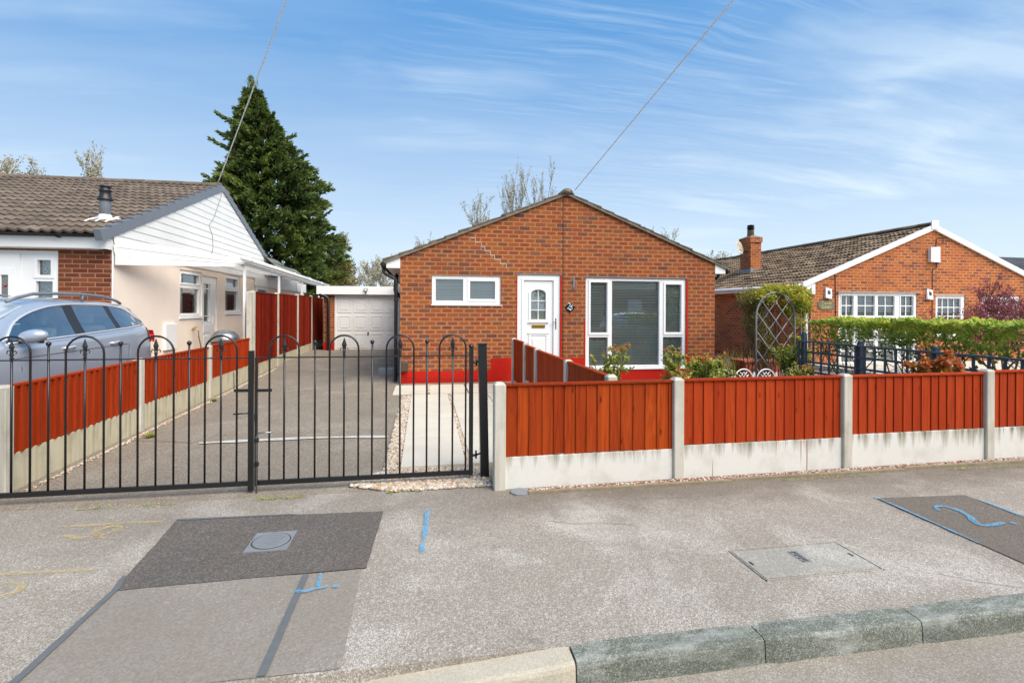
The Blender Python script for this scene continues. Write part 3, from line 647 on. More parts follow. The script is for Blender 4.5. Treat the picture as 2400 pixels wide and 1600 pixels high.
# ------------------------------------------------------------------ walls, windows, doors
ROT = {'front': Matrix.Identity(4), 'east': Matrix.Rotation(R(90), 4, 'Z'), 'west': Matrix.Rotation(R(-90), 4, 'Z')}
def face_xf(kind, off): # local x along the wall, -y outward; wall face at local y = 0
    if kind == 'front': return Matrix.Translation((0, off, 0))
    if kind == 'east': return Matrix.Translation((off, 0, 0)) @ ROT['east']
    return Matrix.Translation((off, 0, 0)) @ ROT['west']      # west: local x = -world y
def wallsheet(s, outline, holes, depth=.12):
    s.sheet(outline, [[(a, c), (b, c), (b, d), (a, d)] for a, b, c, d in holes], lambda a, z: V((a, 0, z)))
    for a, b, c, d in holes:
        s.quad((a, 0, c), (a, 0, d), (a, depth, d), (a, depth, c)); s.quad((b, 0, d), (b, 0, c), (b, depth, c), (b, depth, d))
        s.quad((a, 0, d), (b, 0, d), (b, depth, d), (a, depth, d)); s.quad((b, 0, c), (a, 0, c), (a, depth, c), (b, depth, c))
def framed(s, R_, holes, y0, y1):
    x0, x1, z0, z1 = R_
    xs = sorted({x0, x1}|{h[0] for h in holes}|{h[1] for h in holes}); zs = sorted({z0, z1}|{h[2] for h in holes}|{h[3] for h in holes})
    s.sheet([(x0, z0), (x1, z0), (x1, z1), (x0, z1)], [[(a, c), (b, c), (b, d), (a, d)] for a, b, c, d in holes], lambda a, z: V((a, y0, z)))
    s.quad((x0, y0, z0), (x0, y0, z1), (x0, y1, z1), (x0, y1, z0)); s.quad((x1, y0, z1), (x1, y0, z0), (x1, y1, z0), (x1, y1, z1))
    s.quad((x0, y0, z1), (x1, y0, z1), (x1, y1, z1), (x0, y1, z1)); s.quad((x1, y0, z0), (x0, y0, z0), (x0, y1, z0), (x1, y1, z0))
    for a, b, c, d in holes:
        s.quad((a, y0, d), (a, y0, c), (a+.006, y1, c+.006), (a+.006, y1, d-.006)); s.quad((b, y0, c), (b, y0, d), (b-.006, y1, d-.006), (b-.006, y1, c+.006))
        s.quad((b, y0, d), (a, y0, d), (a+.006, y1, d-.006), (b-.006, y1, d-.006)); s.quad((a, y0, c), (b, y0, c), (b-.006, y1, c+.006), (a+.006, y1, c+.006))
def window(parent, xf, x0, x1, z0, z1, lights, sill=.05, blind=None, pitch=.034, y=.03, bars=.018, room=True, depth=1.6, slat=.021, name='window'):
    """lights: (x0,x1,z0,z1, sash, cols, rows) in absolute wall coordinates"""
    s = MB(xf); zf = z0+sill
    framed(s, (x0, x1, zf, z1), [l[:4] for l in lights], y, y+.055)
    fr = s.build(name, 'white', parent)
    for l in lights:
        if l[4]:
            e = l[4]; sp_ = MB(xf); framed(sp_, (l[0]-e, l[1]+e, l[2]-e, l[3]+e), [l[:4]], y-.014, y-.0005); sp_.build('sash', 'white', fr)
    bs = MB(xf); nb = 0
    for l in lights:
        for i in range(1, l[5]): xx = l[0]+(l[1]-l[0])*i/l[5]; bs.box(xx-bars/2, xx+bars/2, y+.036, y+.046, l[2], l[3]); nb += 1
        for i in range(1, l[6]): zz_ = l[2]+(l[3]-l[2])*i/l[6]; bs.box(l[0], l[1], y+.037, y+.0455, zz_-bars/2, zz_+bars/2); nb += 1
    if nb: bs.build('glazing_bars', 'white', fr)
    for l in lights:
        g = MB(xf); g.quad((l[0]-.01, y+.05, l[2]-.01), (l[1]+.01, y+.05, l[2]-.01), (l[1]+.01, y+.05, l[3]+.01), (l[0]-.01, y+.05, l[3]+.01)); g.build('pane', 'glass', fr)
    g = MB(xf)      # rubber gasket lines
    for l in lights:
        for a in ((l[0], l[0]+.004, l[2], l[3]), (l[1]-.004, l[1], l[2], l[3]), (l[0], l[1], l[2], l[2]+.004), (l[0], l[1], l[3]-.004, l[3])): g.box(a[0], a[1], y+.046, y+.0495, a[2], a[3])
    g.build('gasket', 'rubber', fr)
    if sill:
        g = MB(xf); g.prism([(x0-.02, y-.055, z0+.006), (x0-.02, y+.06, z0+.006), (x0-.02, y+.06, zf-.002), (x0-.02, y-.052, zf-.016)], (x1-x0+.04, 0, 0)); g.build('sill', 'white', fr)
    if blind:
        g = MB(xf)
        for a, b, c, d in blind[1]:
            k = int((d-c)/pitch)
            for i in range(k):
                zz_ = c+pitch*(i+.5); t0 = U(.011, .014); g.quad((a, y+.085-slat*.5, zz_-t0), (b, y+.085-slat*.5, zz_-t0), (b, y+.085+slat*.5, zz_+t0), (a, y+.085+slat*.5, zz_+t0))
            for xx in (a+(b-a)*.2, a+(b-a)*.8): g.box(xx-.0015, xx+.0015, y+.126, y+.128, c, d)
        g.build('blind', blind[0], fr)
    if room:
        g = MB(xf); a, b, c, d = x0-.4, x1+.4, z0-.3, z1+.05; yb = y+depth; yf = y+.062
        g.quad((a, yb, c), (b, yb, c), (b, yb, d), (a, yb, d)); g.quad((a, yf, c), (a, yb, c), (a, yb, d), (a, yf, d)); g.quad((b, yf, c), (b, yb, c), (b, yb, d), (b, yf, d))
        g.quad((a, yf, c), (b, yf, c), (b, yb, c), (a, yb, c)); g.quad((a, yf, d), (b, yf, d), (b, yb, d), (a, yb, d)); g.build('room', 'interior', fr)
    return fr
def curtain(xf, parent, x0, x1, z0, z1, y=.20, m='curtain', amp=.02, per=.07):
    s = MB(xf); n = int((x1-x0)/.01); vs = []
    for i in range(n+1):
        x = x0+(x1-x0)*i/n; o = amp*sin(2*pi*(x-x0)/per+1.5*mnoise.noise(V((x*6, 0, 0))))
        vs += [(x, y+o, z0), (x, y+o*.7, z1)]
    s.add(vs, [(2*i, 2*i+2, 2*i+3, 2*i+1) for i in range(n)], .5, True); return s.build('curtain', m, parent)

def tiles(s, O, du, ds, W, L, course=.33, rollw=.15, amp=.022, thick=.028, tilew=.30, flat=False, jit=.004):
    O = V(O); du = V(du).normalized(); ds = V(ds).normalized(); n = du.cross(ds).normalized()
    if n.z < 0: n = -n
    nr = 5; ph = [0, .10, .42, .70, .88] if not flat else [0, .25, .5, .75, .93]
    hh = [0, 0, 1.0, .35, 0] if not flat else [0, 0, 0, 0, -.25]
    nc = int(math.ceil(L/course)); nroll = int(math.ceil(W/rollw))
    for c in range(nc):
        s0 = c*course; s1 = min(s0+course+.03, L); jj = {}
        lo = []; up = []
        for k in range(nroll):
            ti = int(k*rollw/tilew+(.5 if (c % 2 and flat) else 0))
            if ti not in jj: jj[ti] = (U(-jit, jit), U(-jit, jit)*1.5, tt())
            j = jj[ti]
            for p_, h in zip(ph, hh):
                u_ = min((k+p_)*rollw, W)
                lo.append((O+du*u_+ds*(s0+j[1])+n*(thick+h*amp+j[0]), j[2])); up.append((O+du*u_+ds*s1+n*(.002+h*amp*.9+j[0]), j[2]))
        k = len(lo); dn = [(p-n*(thick*1.1)) for p, _ in lo]
        o = len(s.v)
        for p, _ in lo: s.v.append(p)
        for p, _ in up: s.v.append(p)
        for p in dn: s.v.append(p)
        for i in range(k-1):
            s.f.append([o+i, o+i+1, o+k+i+1, o+k+i]); s.t.append(lo[i][1]); s.s.append(False)
            s.f.append([o+2*k+i, o+2*k+i+1, o+i+1, o+i]); s.t.append(lo[i][1]*.6); s.s.append(False)
        for i in (0, k-1):
            s.f.append([o+i, o+k+i, o+2*k+i]); s.t.append(.3); s.s.append(False)
def ridge(s, A, B, r=.11, seg=.45):
    A = V(A); B = V(B); d = (B-A).normalized(); side = V((-d.y, d.x, 0)).normalized(); L = (B-A).length; k = int(L/seg)+1
    for i in range(k):
        a = A+d*(L*i/k); b = A+d*(L*(i+1)/k-.008); rr = r+U(-.004, .004); tn = tt(); vs = []
        for q, ex in ((a, 0), (b, .004)):
            for j in range(9):
                th = pi*j/8; vs.append(q+side*(rr+ex)*cos(th)+V((0, 0, 1))*(rr+ex)*sin(th)*.8)
        s.add(vs, [(j, j+1, 10+j, 9+j) for j in range(8)]+[list(range(9))[::-1], list(range(9, 18))], tn)

# ================================================================== the main bungalow
Yh = 10.4
H1 = thing('brick_bungalow', 'small orange brick gable-fronted bungalow with white door behind the drive gates', 'house', (3.0, Yh, 0))
xf = face_xf('front', Yh)
W1, W2, WD = (.15, 1.56, 1.61, 2.23), (3.39, 5.70, .25, 2.23), (1.91, 2.83, .06, 2.27)
sl = .404; ax_ = 2.955; za = 3.97; el, er = -.48, 6.39; ze = za-sl*(ax_-el)
s = MB(xf); wallsheet(s, [(el, -.1), (er, -.1), (er, ze), (ax_, za), (el, ze)], [W1, W2, WD], .10)
s.xf = None
s.quad((er, Yh, -.1), (er, 22, -.1), (er, 22, ze), (er, Yh, ze)); s.quad((el, 22, -.1), (el, Yh, -.1), (el, Yh, ze), (el, 22, ze))
s.poly([(er, 22, -.1), (el, 22, -.1), (el, 22, ze), (ax_, 22, za), (er, 22, ze)])
s.build('wall', 'brick', H1)
s = MB()
for x0, x1, z1 in ((el-.004, 1.36, .285), (1.36, 1.905, .53), (2.835, 3.385, .52), (5.705, er+.004, .50)): s.box(x0, x1, Yh-.006, Yh+.01, -.1, z1)
s.box(3.385, 5.705, Yh-.006, Yh+.01, -.1, .252)
s.box(er+.0, er+.006, Yh+.011, 22, -.1, .5)
s.box(2.832, 2.866, Yh-.004, Yh+.01, .521, 2.26); s.box(5.702, 5.74, Yh-.004, Yh+.01, .501, 2.20); s.box(3.36, 3.388, Yh-.004, Yh+.01, .521, 1.3); s.box(1.892, 1.908, Yh-.004, Yh+.01, .531, 2.26)
s.build('plinth', 'redpaint', H1)
s = MB()      # roof: two slopes of interlocking tiles with the courses stepping at the verge
ov = .33; Ls = math.hypot(ax_-el+ov, sl*(ax_-el+ov)); y0 = Yh-.055
tiles(s, (el-ov, y0, ze-sl*ov+.045), (0, 1, 0), (1, 0, sl), 12, Ls, .325, .15, .016, .030, jit=.008)
tiles(s, (er+ov, y0, ze-sl*ov+.045), (0, 1, 0), (-1, 0, sl), 12, Ls, .325, .15, .016, .030, jit=.008)
rf = s.build('roof', 'tile_main', H1)
s = MB(); ridge(s, (ax_, y0-.02, za+.02), (ax_, 22, za+.02), .125, .45); s.build('ridge_tiles', 'tile_main', rf)
s = MB()      # mortar bedding and undercloak along both verges
for sg, xe in ((1, el-ov+.02), (-1, er+ov-.02)):
    n_ = 40; zb_ = za-sl*abs(ax_-xe)
    for i in range(n_):
        fa, fb = i/n_, (i+1)/n_; xa, xb = xe+(ax_-xe)*fa, xe+(ax_-xe)*fb; zA, zB = zb_+(za-zb_)*fa, zb_+(za-zb_)*fb
        d = U(-.012, .012); yy = Yh-.045+U(-.006, .006)
        s.prism([(xa, yy, zA+.0), (xb, yy, zB+.0), (xb, yy, zB+.055+d*.3), (xa, yy, zA+.055+d*.3)], (0, .05, 0))
    s.prism([(xe, Yh-.05, zb_-.012), (ax_, Yh-.05, za-.012), (ax_, Yh-.05, za+.002), (xe, Yh-.05, zb_+.002)], (0, .06, 0))
s.lathe((ax_, Yh-.05, za+.03), [(.02, -.03), (.09, 0), (.08, .06), (.02, .08)], 10)
s.build('verge_mortar', 'mortar', rf)
for xa, xb in ((el-.27, el), (er, er+.25)):      # boxed eaves
    s = MB()
    s.prism([(xa, Yh-.012, ze-.225), (xb, Yh-.012, ze-.225), (xb, Yh-.012, ze-.0 if xb == el else ze-sl*(xb-er)-.01), (xa, Yh-.012, ze-sl*.27-.005 if xa < 0 else ze-.0)], (0, .02, 0))
    s.box(xa, xb, Yh+.01, 22, ze-.222, ze-.205)
    xo = el-.272 if xb == el else er+.235; s.box(xo, xo+.017, Yh+.01, 22, ze-.22, ze-.11)
    s.build('eaves_box', 'white_trim', H1)
s = MB()
s.tube([(el-.33, Yh-.02, ze-.16), (el-.33, 22, ze-.16)], .055, 10); s.tube([(er+.31, Yh-.02, ze-.16), (er+.31, 22, ze-.16)], .055, 10)
gt = s.build('gutter', 'black_plastic', H1)
s = MB(); s.tube([(el-.33, Yh+.10, ze-.17), (el-.33, Yh+.10, ze-.30), (el-.29, Yh+.10, ze-.34), (el-.13, Yh+.10, ze-.42), (el-.085, Yh+.10, ze-.46), (el-.085, Yh+.10, .08)], .035, 12)
for z in (1.7, .95): s.lathe((el-.085, Yh+.10, z), [(.035, 0), (.043, .003), (.043, .03), (.035, .033)], 12)
s.build('downpipe', 'black_plastic', gt)
s = MB(); s.tube([(el-.12, Yh+1.5, ze-.25), (el-.16, Yh+1.5, ze-.30), (el-.17, Yh+1.5, ze-.62), (el-.14, Yh+1.5, ze-.70), (el-.03, Yh+1.5, ze-.78)], .05, 12); s.build('soil_pipe', 'black_plastic', H1)
s = MB(); s.tube([(er+.30, Yh+.35, ze-.17), (er+.30, Yh+.35, ze-.26), (er+.26, Yh+.35, ze-.30), (er+.06, Yh+.5, ze-.42), (er+.05, Yh+.5, 0)], .034, 12); s.build('downpipe', 'black_plastic', gt)
s = MB()      # re-pointed crack stepping down from the roof
x, z = .93, 3.00
for k in range(7):
    hx = U(.07, .13); s.box(x, x+hx, Yh-.003, Yh+.002, z-.006, z+.006); x += hx; s.box(x-.006, x+.006, Yh-.0035, Yh+.002, z-.086, z-.005); z -= .0862
s.build('repointed_crack', 'post', H1)
# small blind window, picture window, front door
window(H1, xf, *W1, [(.225, .785, 1.71, 2.155, 0, 1, 1), (.92, 1.445, 1.745, 2.12, .05, 1, 1)], .03, ('blind', [(.2, 1.5, 1.66, 2.2)]), .030)
w2 = window(H1, xf, *W2, [(3.475, 3.90, .335, .95, 0, 1, 1), (3.505, 3.885, 1.045, 2.13, .045, 1, 1), (3.99, 5.085, .335, 2.165, 0, 1, 1), (5.225, 5.60, 1.045, 2.105, .045, 1, 1), (5.17, 5.63, .335, .95, 0, 1, 1)], .07, ('blind', [(3.45, 3.94, .35, 2.2), (3.96, 5.12, .35, 2.2), (5.14, 5.66, .35, 2.2)]), .034)
curtain(xf, w2, 3.42, 3.66, .3, 2.2, .26); curtain(xf, w2, 5.25, 5.68, .3, 2.2, .26)
s = MB(); s.lathe((3.76, Yh+.9, 2.07), [(.02, .10), (.05, .09), (.10, .03), (.105, .0), (.06, -.035), (.01, -.04)], 14); s.tube([(3.76, Yh+.9, 2.17), (3.76, Yh+.9, 2.28)], .01, 6)
tag(s.build('ceiling_lamp', 'glow'), 'small lit glass ceiling lamp seen through the top left of the large window', 'lamp')
s = MB(xf); framed(s, (WD[0], WD[1], .07, WD[3]), [(2.035, 2.70, .10, 2.165)], .025, .085); d_ = s.build('door_frame', 'white', H1)
s = MB(xf); framed(s, (2.005, 2.73, .085, 2.195), [(2.045, 2.69, .11, 2.155)], .012, .0245); s.build('door_trim', 'white', d_)
gx0, gx1, gz0, gz1 = 2.205, 2.525, 1.335, 1.875
archp = [(gx0, gz0), (gx1, gz0)]+[(gx0+(gx1-gx0)/2+(gx1-gx0)/2*cos(pi*i/12), gz1-.0+.085*sin(pi*i/12)) for i in range(13)]
s = MB(xf)
def dsheet(s, out, hole, y, y2):
    s.sheet(out, [hole], lambda a, z: V((a, y, z)))
    for (a, b), (c, e) in zip(hole, hole[1:]+hole[:1]): s.quad((a, y, b), (c, y, e), (c, y2, e), (a, y2, b))
dsheet(s, [(2.05, .115), (2.685, .115), (2.685, 2.15), (2.05, 2.15)], archp, .04, .075)
dr = s.build('door', 'white', H1)
s = MB(xf)     # moulding round the glass, shelf, lower raised panel
big_ = [(gx0-.045, gz0-.045), (gx1+.045, gz0-.045)]+[(gx0+(gx1-gx0)/2+((gx1-gx0)/2+.045)*cos(pi*i/12), gz1+.03+.10*sin(pi*i/12)) for i in range(13)]
s.sheet(big_, [archp], lambda a, z: V((a, .026, z)))
for L_ in (big_, archp):
    for (a, b), (c, e) in zip(L_, L_[1:]+L_[:1]): s.quad((a, .026, b), (c, .026, e), (c, .042, e), (a, .042, b))
s.bbox(gx0-.065, gx1+.065, .012, .041, 1.262, 1.282, .004)
framed(s, (2.16, 2.575, .25, 1.04), [(2.20, 2.535, .29, 1.0)], .028, .041); s.bbox(2.235, 2.50, .026, .041, .33, .93, .008)
s.bbox(2.135, 2.60, .02, .041, 1.035, 1.055, .004)
s.build('moulding', 'white', dr)
s = MB(xf); xm = (gx0+gx1)/2; s.box(xm-.008, xm+.008, .052, .066, gz0, gz1+.08)
for z in (1.53, 1.725): s.box(gx0, gx1, .053, .065, z-.008, z+.008)
s.build('glazing_bars', 'white', dr)
s = MB(xf); s.poly([(a, .07, z) for a, z in archp]); s.build('pane', 'glass', dr)
s = MB(xf); s.poly([(a, .11, z) for a, z in [(gx0-.1, gz0-.1), (gx1+.1, gz0-.1), (gx1+.1, 1.99), (gx0-.1, 1.99)]]); s.build('net', 'blind', dr)
s = MB(xf); s.bbox(2.225, 2.51, .030, .042, 1.152, 1.222, .004); s.build('letter_plate', 'brass', dr)
s = MB(xf); s.bbox(2.725, 2.752, .008, .022, 1.13, 1.36, .004); s.tube([(2.738, .01, 1.28), (2.738, -.03, 1.28), (2.65, -.032, 1.28)], .008, 8); s.build('handle', 'steel', dr)
s = MB(); s.box(1.86, 2.9, Yh-.004, Yh+.02, 2.275, 2.29); s.box(3.34, 5.75, Yh-.004, Yh+.02, 2.236, 2.25); s.build('lintel_line', 'lead', H1)
# number plate: a diamond with 25 in raised script numerals
def stroke_num(s, pts, c, k, y, r):
    s.tube([(c[0]+a*k, y, c[1]+b_*k) for a, b_ in pts], r, 6)
nm = thing('number_plaque', 'black diamond house number plaque reading 25 beside the front door', 'house number', (3.04, Yh, 1.48))
s = MB(); s.prism([(3.04, Yh-.012, 1.465), (3.155, Yh-.012, 1.585), (3.04, Yh-.012, 1.705), (2.925, Yh-.012, 1.585)], (0, .01, 0)); s.build('plate', 'black', nm)
two = [(-.5, .45), (-.42, .7), (-.15, .85), (.12, .7), (.12, .4), (-.1, .05), (-.45, -.35), (-.55, -.5), (-.3, -.42), (.0, -.5), (.2, -.42)]
five = [(.85, .42), (.6, .34), (.34, .40), (.26, .08), (.5, .12), (.68, -.05), (.70, -.3), (.5, -.55), (.2, -.6), (.05, -.52)]
s = MB(); stroke_num(s, two, (3.03, 1.60), .095, Yh-.014, .0075); stroke_num(s, five, (3.02, 1.59), .095, Yh-.015, .0075); s.build('numeral', 'chrome', nm)
lb = thing('lantern_bracket', 'small rusty metal wall lantern bracket between the door and the large window', 'bracket', (3.12, Yh, 2.0))
s = MB(); s.bbox(3.10, 3.14, Yh-.012, Yh-.001, 2.0, 2.24, .003); s.build('back_plate', 'iron', lb)
s = MB(); s.tube([(3.12, Yh-.012, 2.22), (3.12, Yh-.08, 2.17), (3.13, Yh-.10, 2.08), (3.15, Yh-.07, 2.03)], .006, 6); s.lathe((3.15, Yh-.07, 2.0), [(.01, 0), (.018, .01), (.01, .03)], 8); s.build('arm', 'iron', lb)
s = MB(); s.tube([(2.885, Yh-.008, 3.93), (2.887, Yh-.008, 3.0), (2.89, Yh-.008, 2.0), (2.892, Yh-.008, .3)], .0055, 6); tag(s.build('wall_cable', 'cable'), 'dark cable clipped straight down the main gable beside the door', 'cable')
# drain surround at the corner
s = MB(); s.bbox(-.47, -.31, Yh-.13, Yh-.002, .30, .48, .008); tag(s.build('wall_vent_box', 'bark'), 'small brown box fixed low on the left corner of the main bungalow wall', 'vent box')
s = MB(); s.bbox(-1.0, -.60, 11.6, 12.0, .06, .20, .01); tag(s.build('drain_surround', 'lead'), 'grey block drain surround beside the black downpipe on the drive', 'drain')
s = MB(); pts = [(-.4, 10.33, .17), (.0, 10.34, .13), (.4, 10.34, .16), (.9, 10.34, .12), (1.3, 10.34, .15)]; s.tube(pts, .006, 6); tag(s.build('hose', 'redpaint_dull'), 'thin red hose lying along the painted foot of the main wall', 'hose')

# ================================================================== garage
G = thing('garage', 'flat-roofed brick garage with a white up-and-over door at the end of the drive', 'garage', (-1.9, 18, .1))
xg = face_xf('front', 18.0)
GD = (-3.0, -.76, .13, 2.02)
s = MB(xg); wallsheet(s, [(-3.36, -.1), (-.50, -.1), (-.50, 2.04), (-3.36, 2.04)], [GD], .11)
s.xf = None; s.quad((-3.36, 24, -.1), (-3.36, 18, -.1), (-3.36, 18, 2.04), (-3.36, 24, 2.04)); s.quad((-.5, 18, -.1), (-.5, 24, -.1), (-.5, 24, 2.04), (-.5, 18, 2.04)); s.build('wall', 'brick', G)
s = MB(); s.box(-3.364, -3.0, 17.993, 18.01, -.1, .40); s.build('plinth', 'redpaint', G)
s = MB(); s.bbox(-3.56, -.48, 17.84, 24.1, 2.02, 2.30, .008); rfg = s.build('roof', 'white_trim', G)
s = MB(xg)
s.box(-3.0, -2.955, .02, .07, .14, 2.0); s.box(-.805, -.76, .02, .07, .14, 2.0); s.box(-2.955, -.805, .02, .07, 1.955, 2.0)
s.build('door_frame', 'offwhite', G)
s = MB(xg); cw = 2.15/4; s.box(-2.955, -.805, .05, .07, .14, 1.955)
for i in range(4):
    for j in range(3):
        a = -2.955+cw*i+.045; b = -2.955+cw*(i+1)-.045; c = .16+.605*j+.04; d = .16+.605*(j+1)-.06
        framed(s, (a, b, c, d), [(a+.05, b-.05, c+.05, d-.05)], .036, .049); s.bbox(a+.08, b-.08, .034, .05, c+.08, d-.08, .006)
for i in (1, 2, 3): xx = -2.955+cw*i; s.box(xx-.012, xx+.012, .040, .051, .14, 1.955)
gd = s.build('garage_door', 'offwhite', G)
s = MB(xg); s.lathe((-1.90, .03, .68), [(.012, -.02), (.03, -.01), (.03, .01), (.012, .02)], 10); s.bbox(-1.915, -1.885, .02, .034, .64, .76, .003); s.build('handle', 'black', gd)
fl = thing('floodlight', 'small black floodlight fixed to the white garage fascia', 'floodlight', (-1.96, 17.84, 2.1))
s = MB(); s.bbox(-2.02, -1.90, 17.77, 17.80, 2.13, 2.23, .006); hd = s.build('housing', 'black_plastic', fl)
s = MB(); s.box(-2.0, -1.92, 17.764, 17.769, 2.15, 2.215); s.build('lens', 'white', hd)
s = MB(); s.tube([(-1.96, 17.80, 2.14), (-1.96, 17.835, 2.10)], .012, 6); s.lathe((-1.955, 17.79, 2.04), [(.01, 0), (.02, .01), (.02, .04), (.01, .06)], 8); s.build('sensor', 'black_plastic', fl)
s = MB(); s.tube([(-3.60, 17.9, 2.02), (-3.42, 17.88, 2.01), (-3.25, 17.88, 1.95), (-3.18, 17.88, 1.86), (-3.18, 17.88, .14)], .05, 10); s.build('downpipe', 'black_plastic', G)
s = MB(); s.bbox(-3.32, -3.05, 17.6, 17.98, -.05, .9, .01) if False else None

# ================================================================== left bungalow
EX = -5.09; YL = 9.4; YR, ZR = 13.94, 4.60; slL = (ZR-2.70)/(YR-9.08)
HL = thing('rendered_bungalow', 'cream and brown brick bungalow with white clad gable left of the drive', 'house', (-8, YL, 0))
xl = face_xf('front', YL); xe = face_xf('east', EX)
FL = (-8.2, -5.875, .3, 2.46)
s = MB(xl); wallsheet(s, [(-16, -.1), (EX, -.1), (EX, 2.60), (-16, 2.60)], [FL], .10); s.build('wall', 'brick_dark', HL)
LW1, LD, LW2 = (11.76, 12.86, 1.30, 2.36), (12.87, 13.72, .28, 2.30), (14.25, 15.34, 1.36, 2.42)
s = MB(xe); wallsheet(s, [(YL+.001, -.1), (18.0, -.1), (18.0, 2.75), (YL+.001, 2.75)], [LW1, LD, LW2], .10)
RW = (.35, 0, 0, 0)
s.quad((18.0, 0, -.1), (23.0, 0, -.1), (23.0, 0, 2.4), (18.0, 0, 2.4)); s.build('rendered_wall', 'cream', HL)
s = MB(); s.box(-16, EX+.005, YL-.16, YL-.14, 2.50, 2.70); s.box(EX-.14, EX+.012, YL-.165, YL+.02, 2.49, 2.74); s.box(-16, EX, YL-.14, YL+.02, 2.49, 2.505); s.box(EX-.003, EX+.014, YL-.005, YL+.02, .2, 2.5)
s.build('fascia', 'white_trim', HL)
s = MB(); s.tube([(-16, YL-.20, 2.72), (EX-.02, YL-.20, 2.72)], .05, 10)
for x in (-8.5, -7.2, -5.75): s.tube([(x-.05, YL-.26, 2.70), (x, YL-.25, 2.665), (x, YL-.16, 2.66)], .012, 6)
s.build('gutter', 'black_plastic', HL)
s = MB(); LL = math.hypot(YR-9.08, ZR-2.70)
tiles(s, (-16, 9.08, 2.72), (1, 0, 0), (0, YR-9.08, ZR-2.70), 16+EX, LL, .335, .152, .030, .032, jit=.004)
rl = s.build('roof', 'tile_left', HL)
s = MB(); s.quad((-16, YR, ZR), (EX, YR, ZR), (EX, 18.9, 2.66), (-16, 18.9, 2.66)); s.build('rear_roof', 'tile_left', HL)
s = MB(); ridge(s, (-16, YR, ZR+.02), (EX+.02, YR, ZR+.02), .11, .45); s.build('ridge_tiles', 'tile_left', rl)
s = MB()      # grey dry verge caps
for sgn in (1, -1):
    n_ = 16; ds = V((0, sgn*(YR-9.08), ZR-2.70)).normalized(); nn = V((0, -sgn*ds.z, abs(ds.y)))
    base = V((EX, 9.02 if sgn > 0 else 18.86, 2.69))
    for i in range(n_):
        a = base+ds*(LL*i/n_); b = base+ds*(LL*(i+1)/n_+.02); o1 = nn*.09; o2 = nn*.045
        vs = [a+V((-.05, 0, 0))+o1, b+V((-.05, 0, 0))+o2, b+V((.05, 0, 0))+o2, a+V((.05, 0, 0))+o1, a+V((.055, 0, 0))-nn*.10, b+V((.055, 0, 0))-nn*.11, a+V((-.05, 0, 0))-nn*.1, b+V((-.05, 0, 0))-nn*.11]
        s.add(vs, [(0, 1, 2, 3), (3, 2, 5, 4), (0, 3, 4, 6), (1, 7, 5, 2)], tt())
s.build('verge_trim', 'grey_plastic', rl)
s = MB()      # white cladding boards on the gable
z = 2.45; bh = .15
while z < ZR-.08:
    z1 = min(z+bh, ZR-.07); 
    def ya(zz_): return max(YL, 9.08+(zz_-2.70)/slL) , min(18.0 if zz_ < 2.9 else 99, 18.8-(zz_-2.70)/slL)
    a0, b0 = ya(z); a1, b1 = ya(z1)
    X0 = EX+.032
    z_ = z1-.016; s.quad((X0, a0, z), (X0, b0, z), (X0, b1+.03, z_), (X0, a1-.03, z_)); s.quad((EX+.004, a0, z), (EX+.004, b0, z), (X0, b0, z), (X0, a0, z)); s.quad((X0, a1, z_), (X0, b1, z_), (EX+.004, b1, z_), (EX+.004, a1, z_))
    z += bh
s.quad((EX+.005, YL, 2.45), (EX+.005, 18.4, 2.45), (EX+.005, 18.4, 2.75), (EX+.005, YL, 2.75))
s.poly([(EX+.004, 9.15, 2.68), (EX+.004, 18.7, 2.68), (EX+.004, YR, ZR-.03)])
s.box(EX+.012, EX+.034, 13.92, 13.96, 2.6, ZR-.12)
s.build('cladding', 'white_trim', HL)
# front door, side light with lace
fr = window(HL, xl, -8.2, -5.875, .3, 2.46, [(-6.185, -5.985, 2.06, 2.31, .045, 1, 1), (-6.205, -5.965, 1.1, 1.965, .0, 1, 1)], .04, None, y=.02, depth=1.2)
s = MB(xl)
s.quad((-6.25, .13, .4), (-5.9, .13, .4), (-5.9, .13, 2.4), (-6.25, .13, 2.4)); s.build('net_curtain', 'lace', fr)
s = MB(xl); framed(s, (-7.45, -6.42, .35, 2.40), [(-6.68, -6.57, 1.45, 2.06)], -.002, .019); framed(s, (-6.76, -6.49, 1.35, 2.16), [(-6.68, -6.57, 1.45, 2.06)], -.014, -.003)
fd = s.build('front_door', 'white', HL)
s = MB(xl); s.quad((-6.69, .012, 1.44), (-6.56, .012, 1.44), (-6.56, .012, 2.07), (-6.69, .012, 2.07)); s.build('pane', 'carglass', fd)
s = MB(xl); s.tube([(-6.64, .006, 1.5), (-6.61, .006, 1.62), (-6.64, .006, 1.75), (-6.625, .006, 1.88)], .003, 5); s.lathe((-6.625, .006, 1.89), [(.01, -.02), (.026, 0), (.01, .025)], 8); s.build('leaded_rose', 'lamp_red', fd)
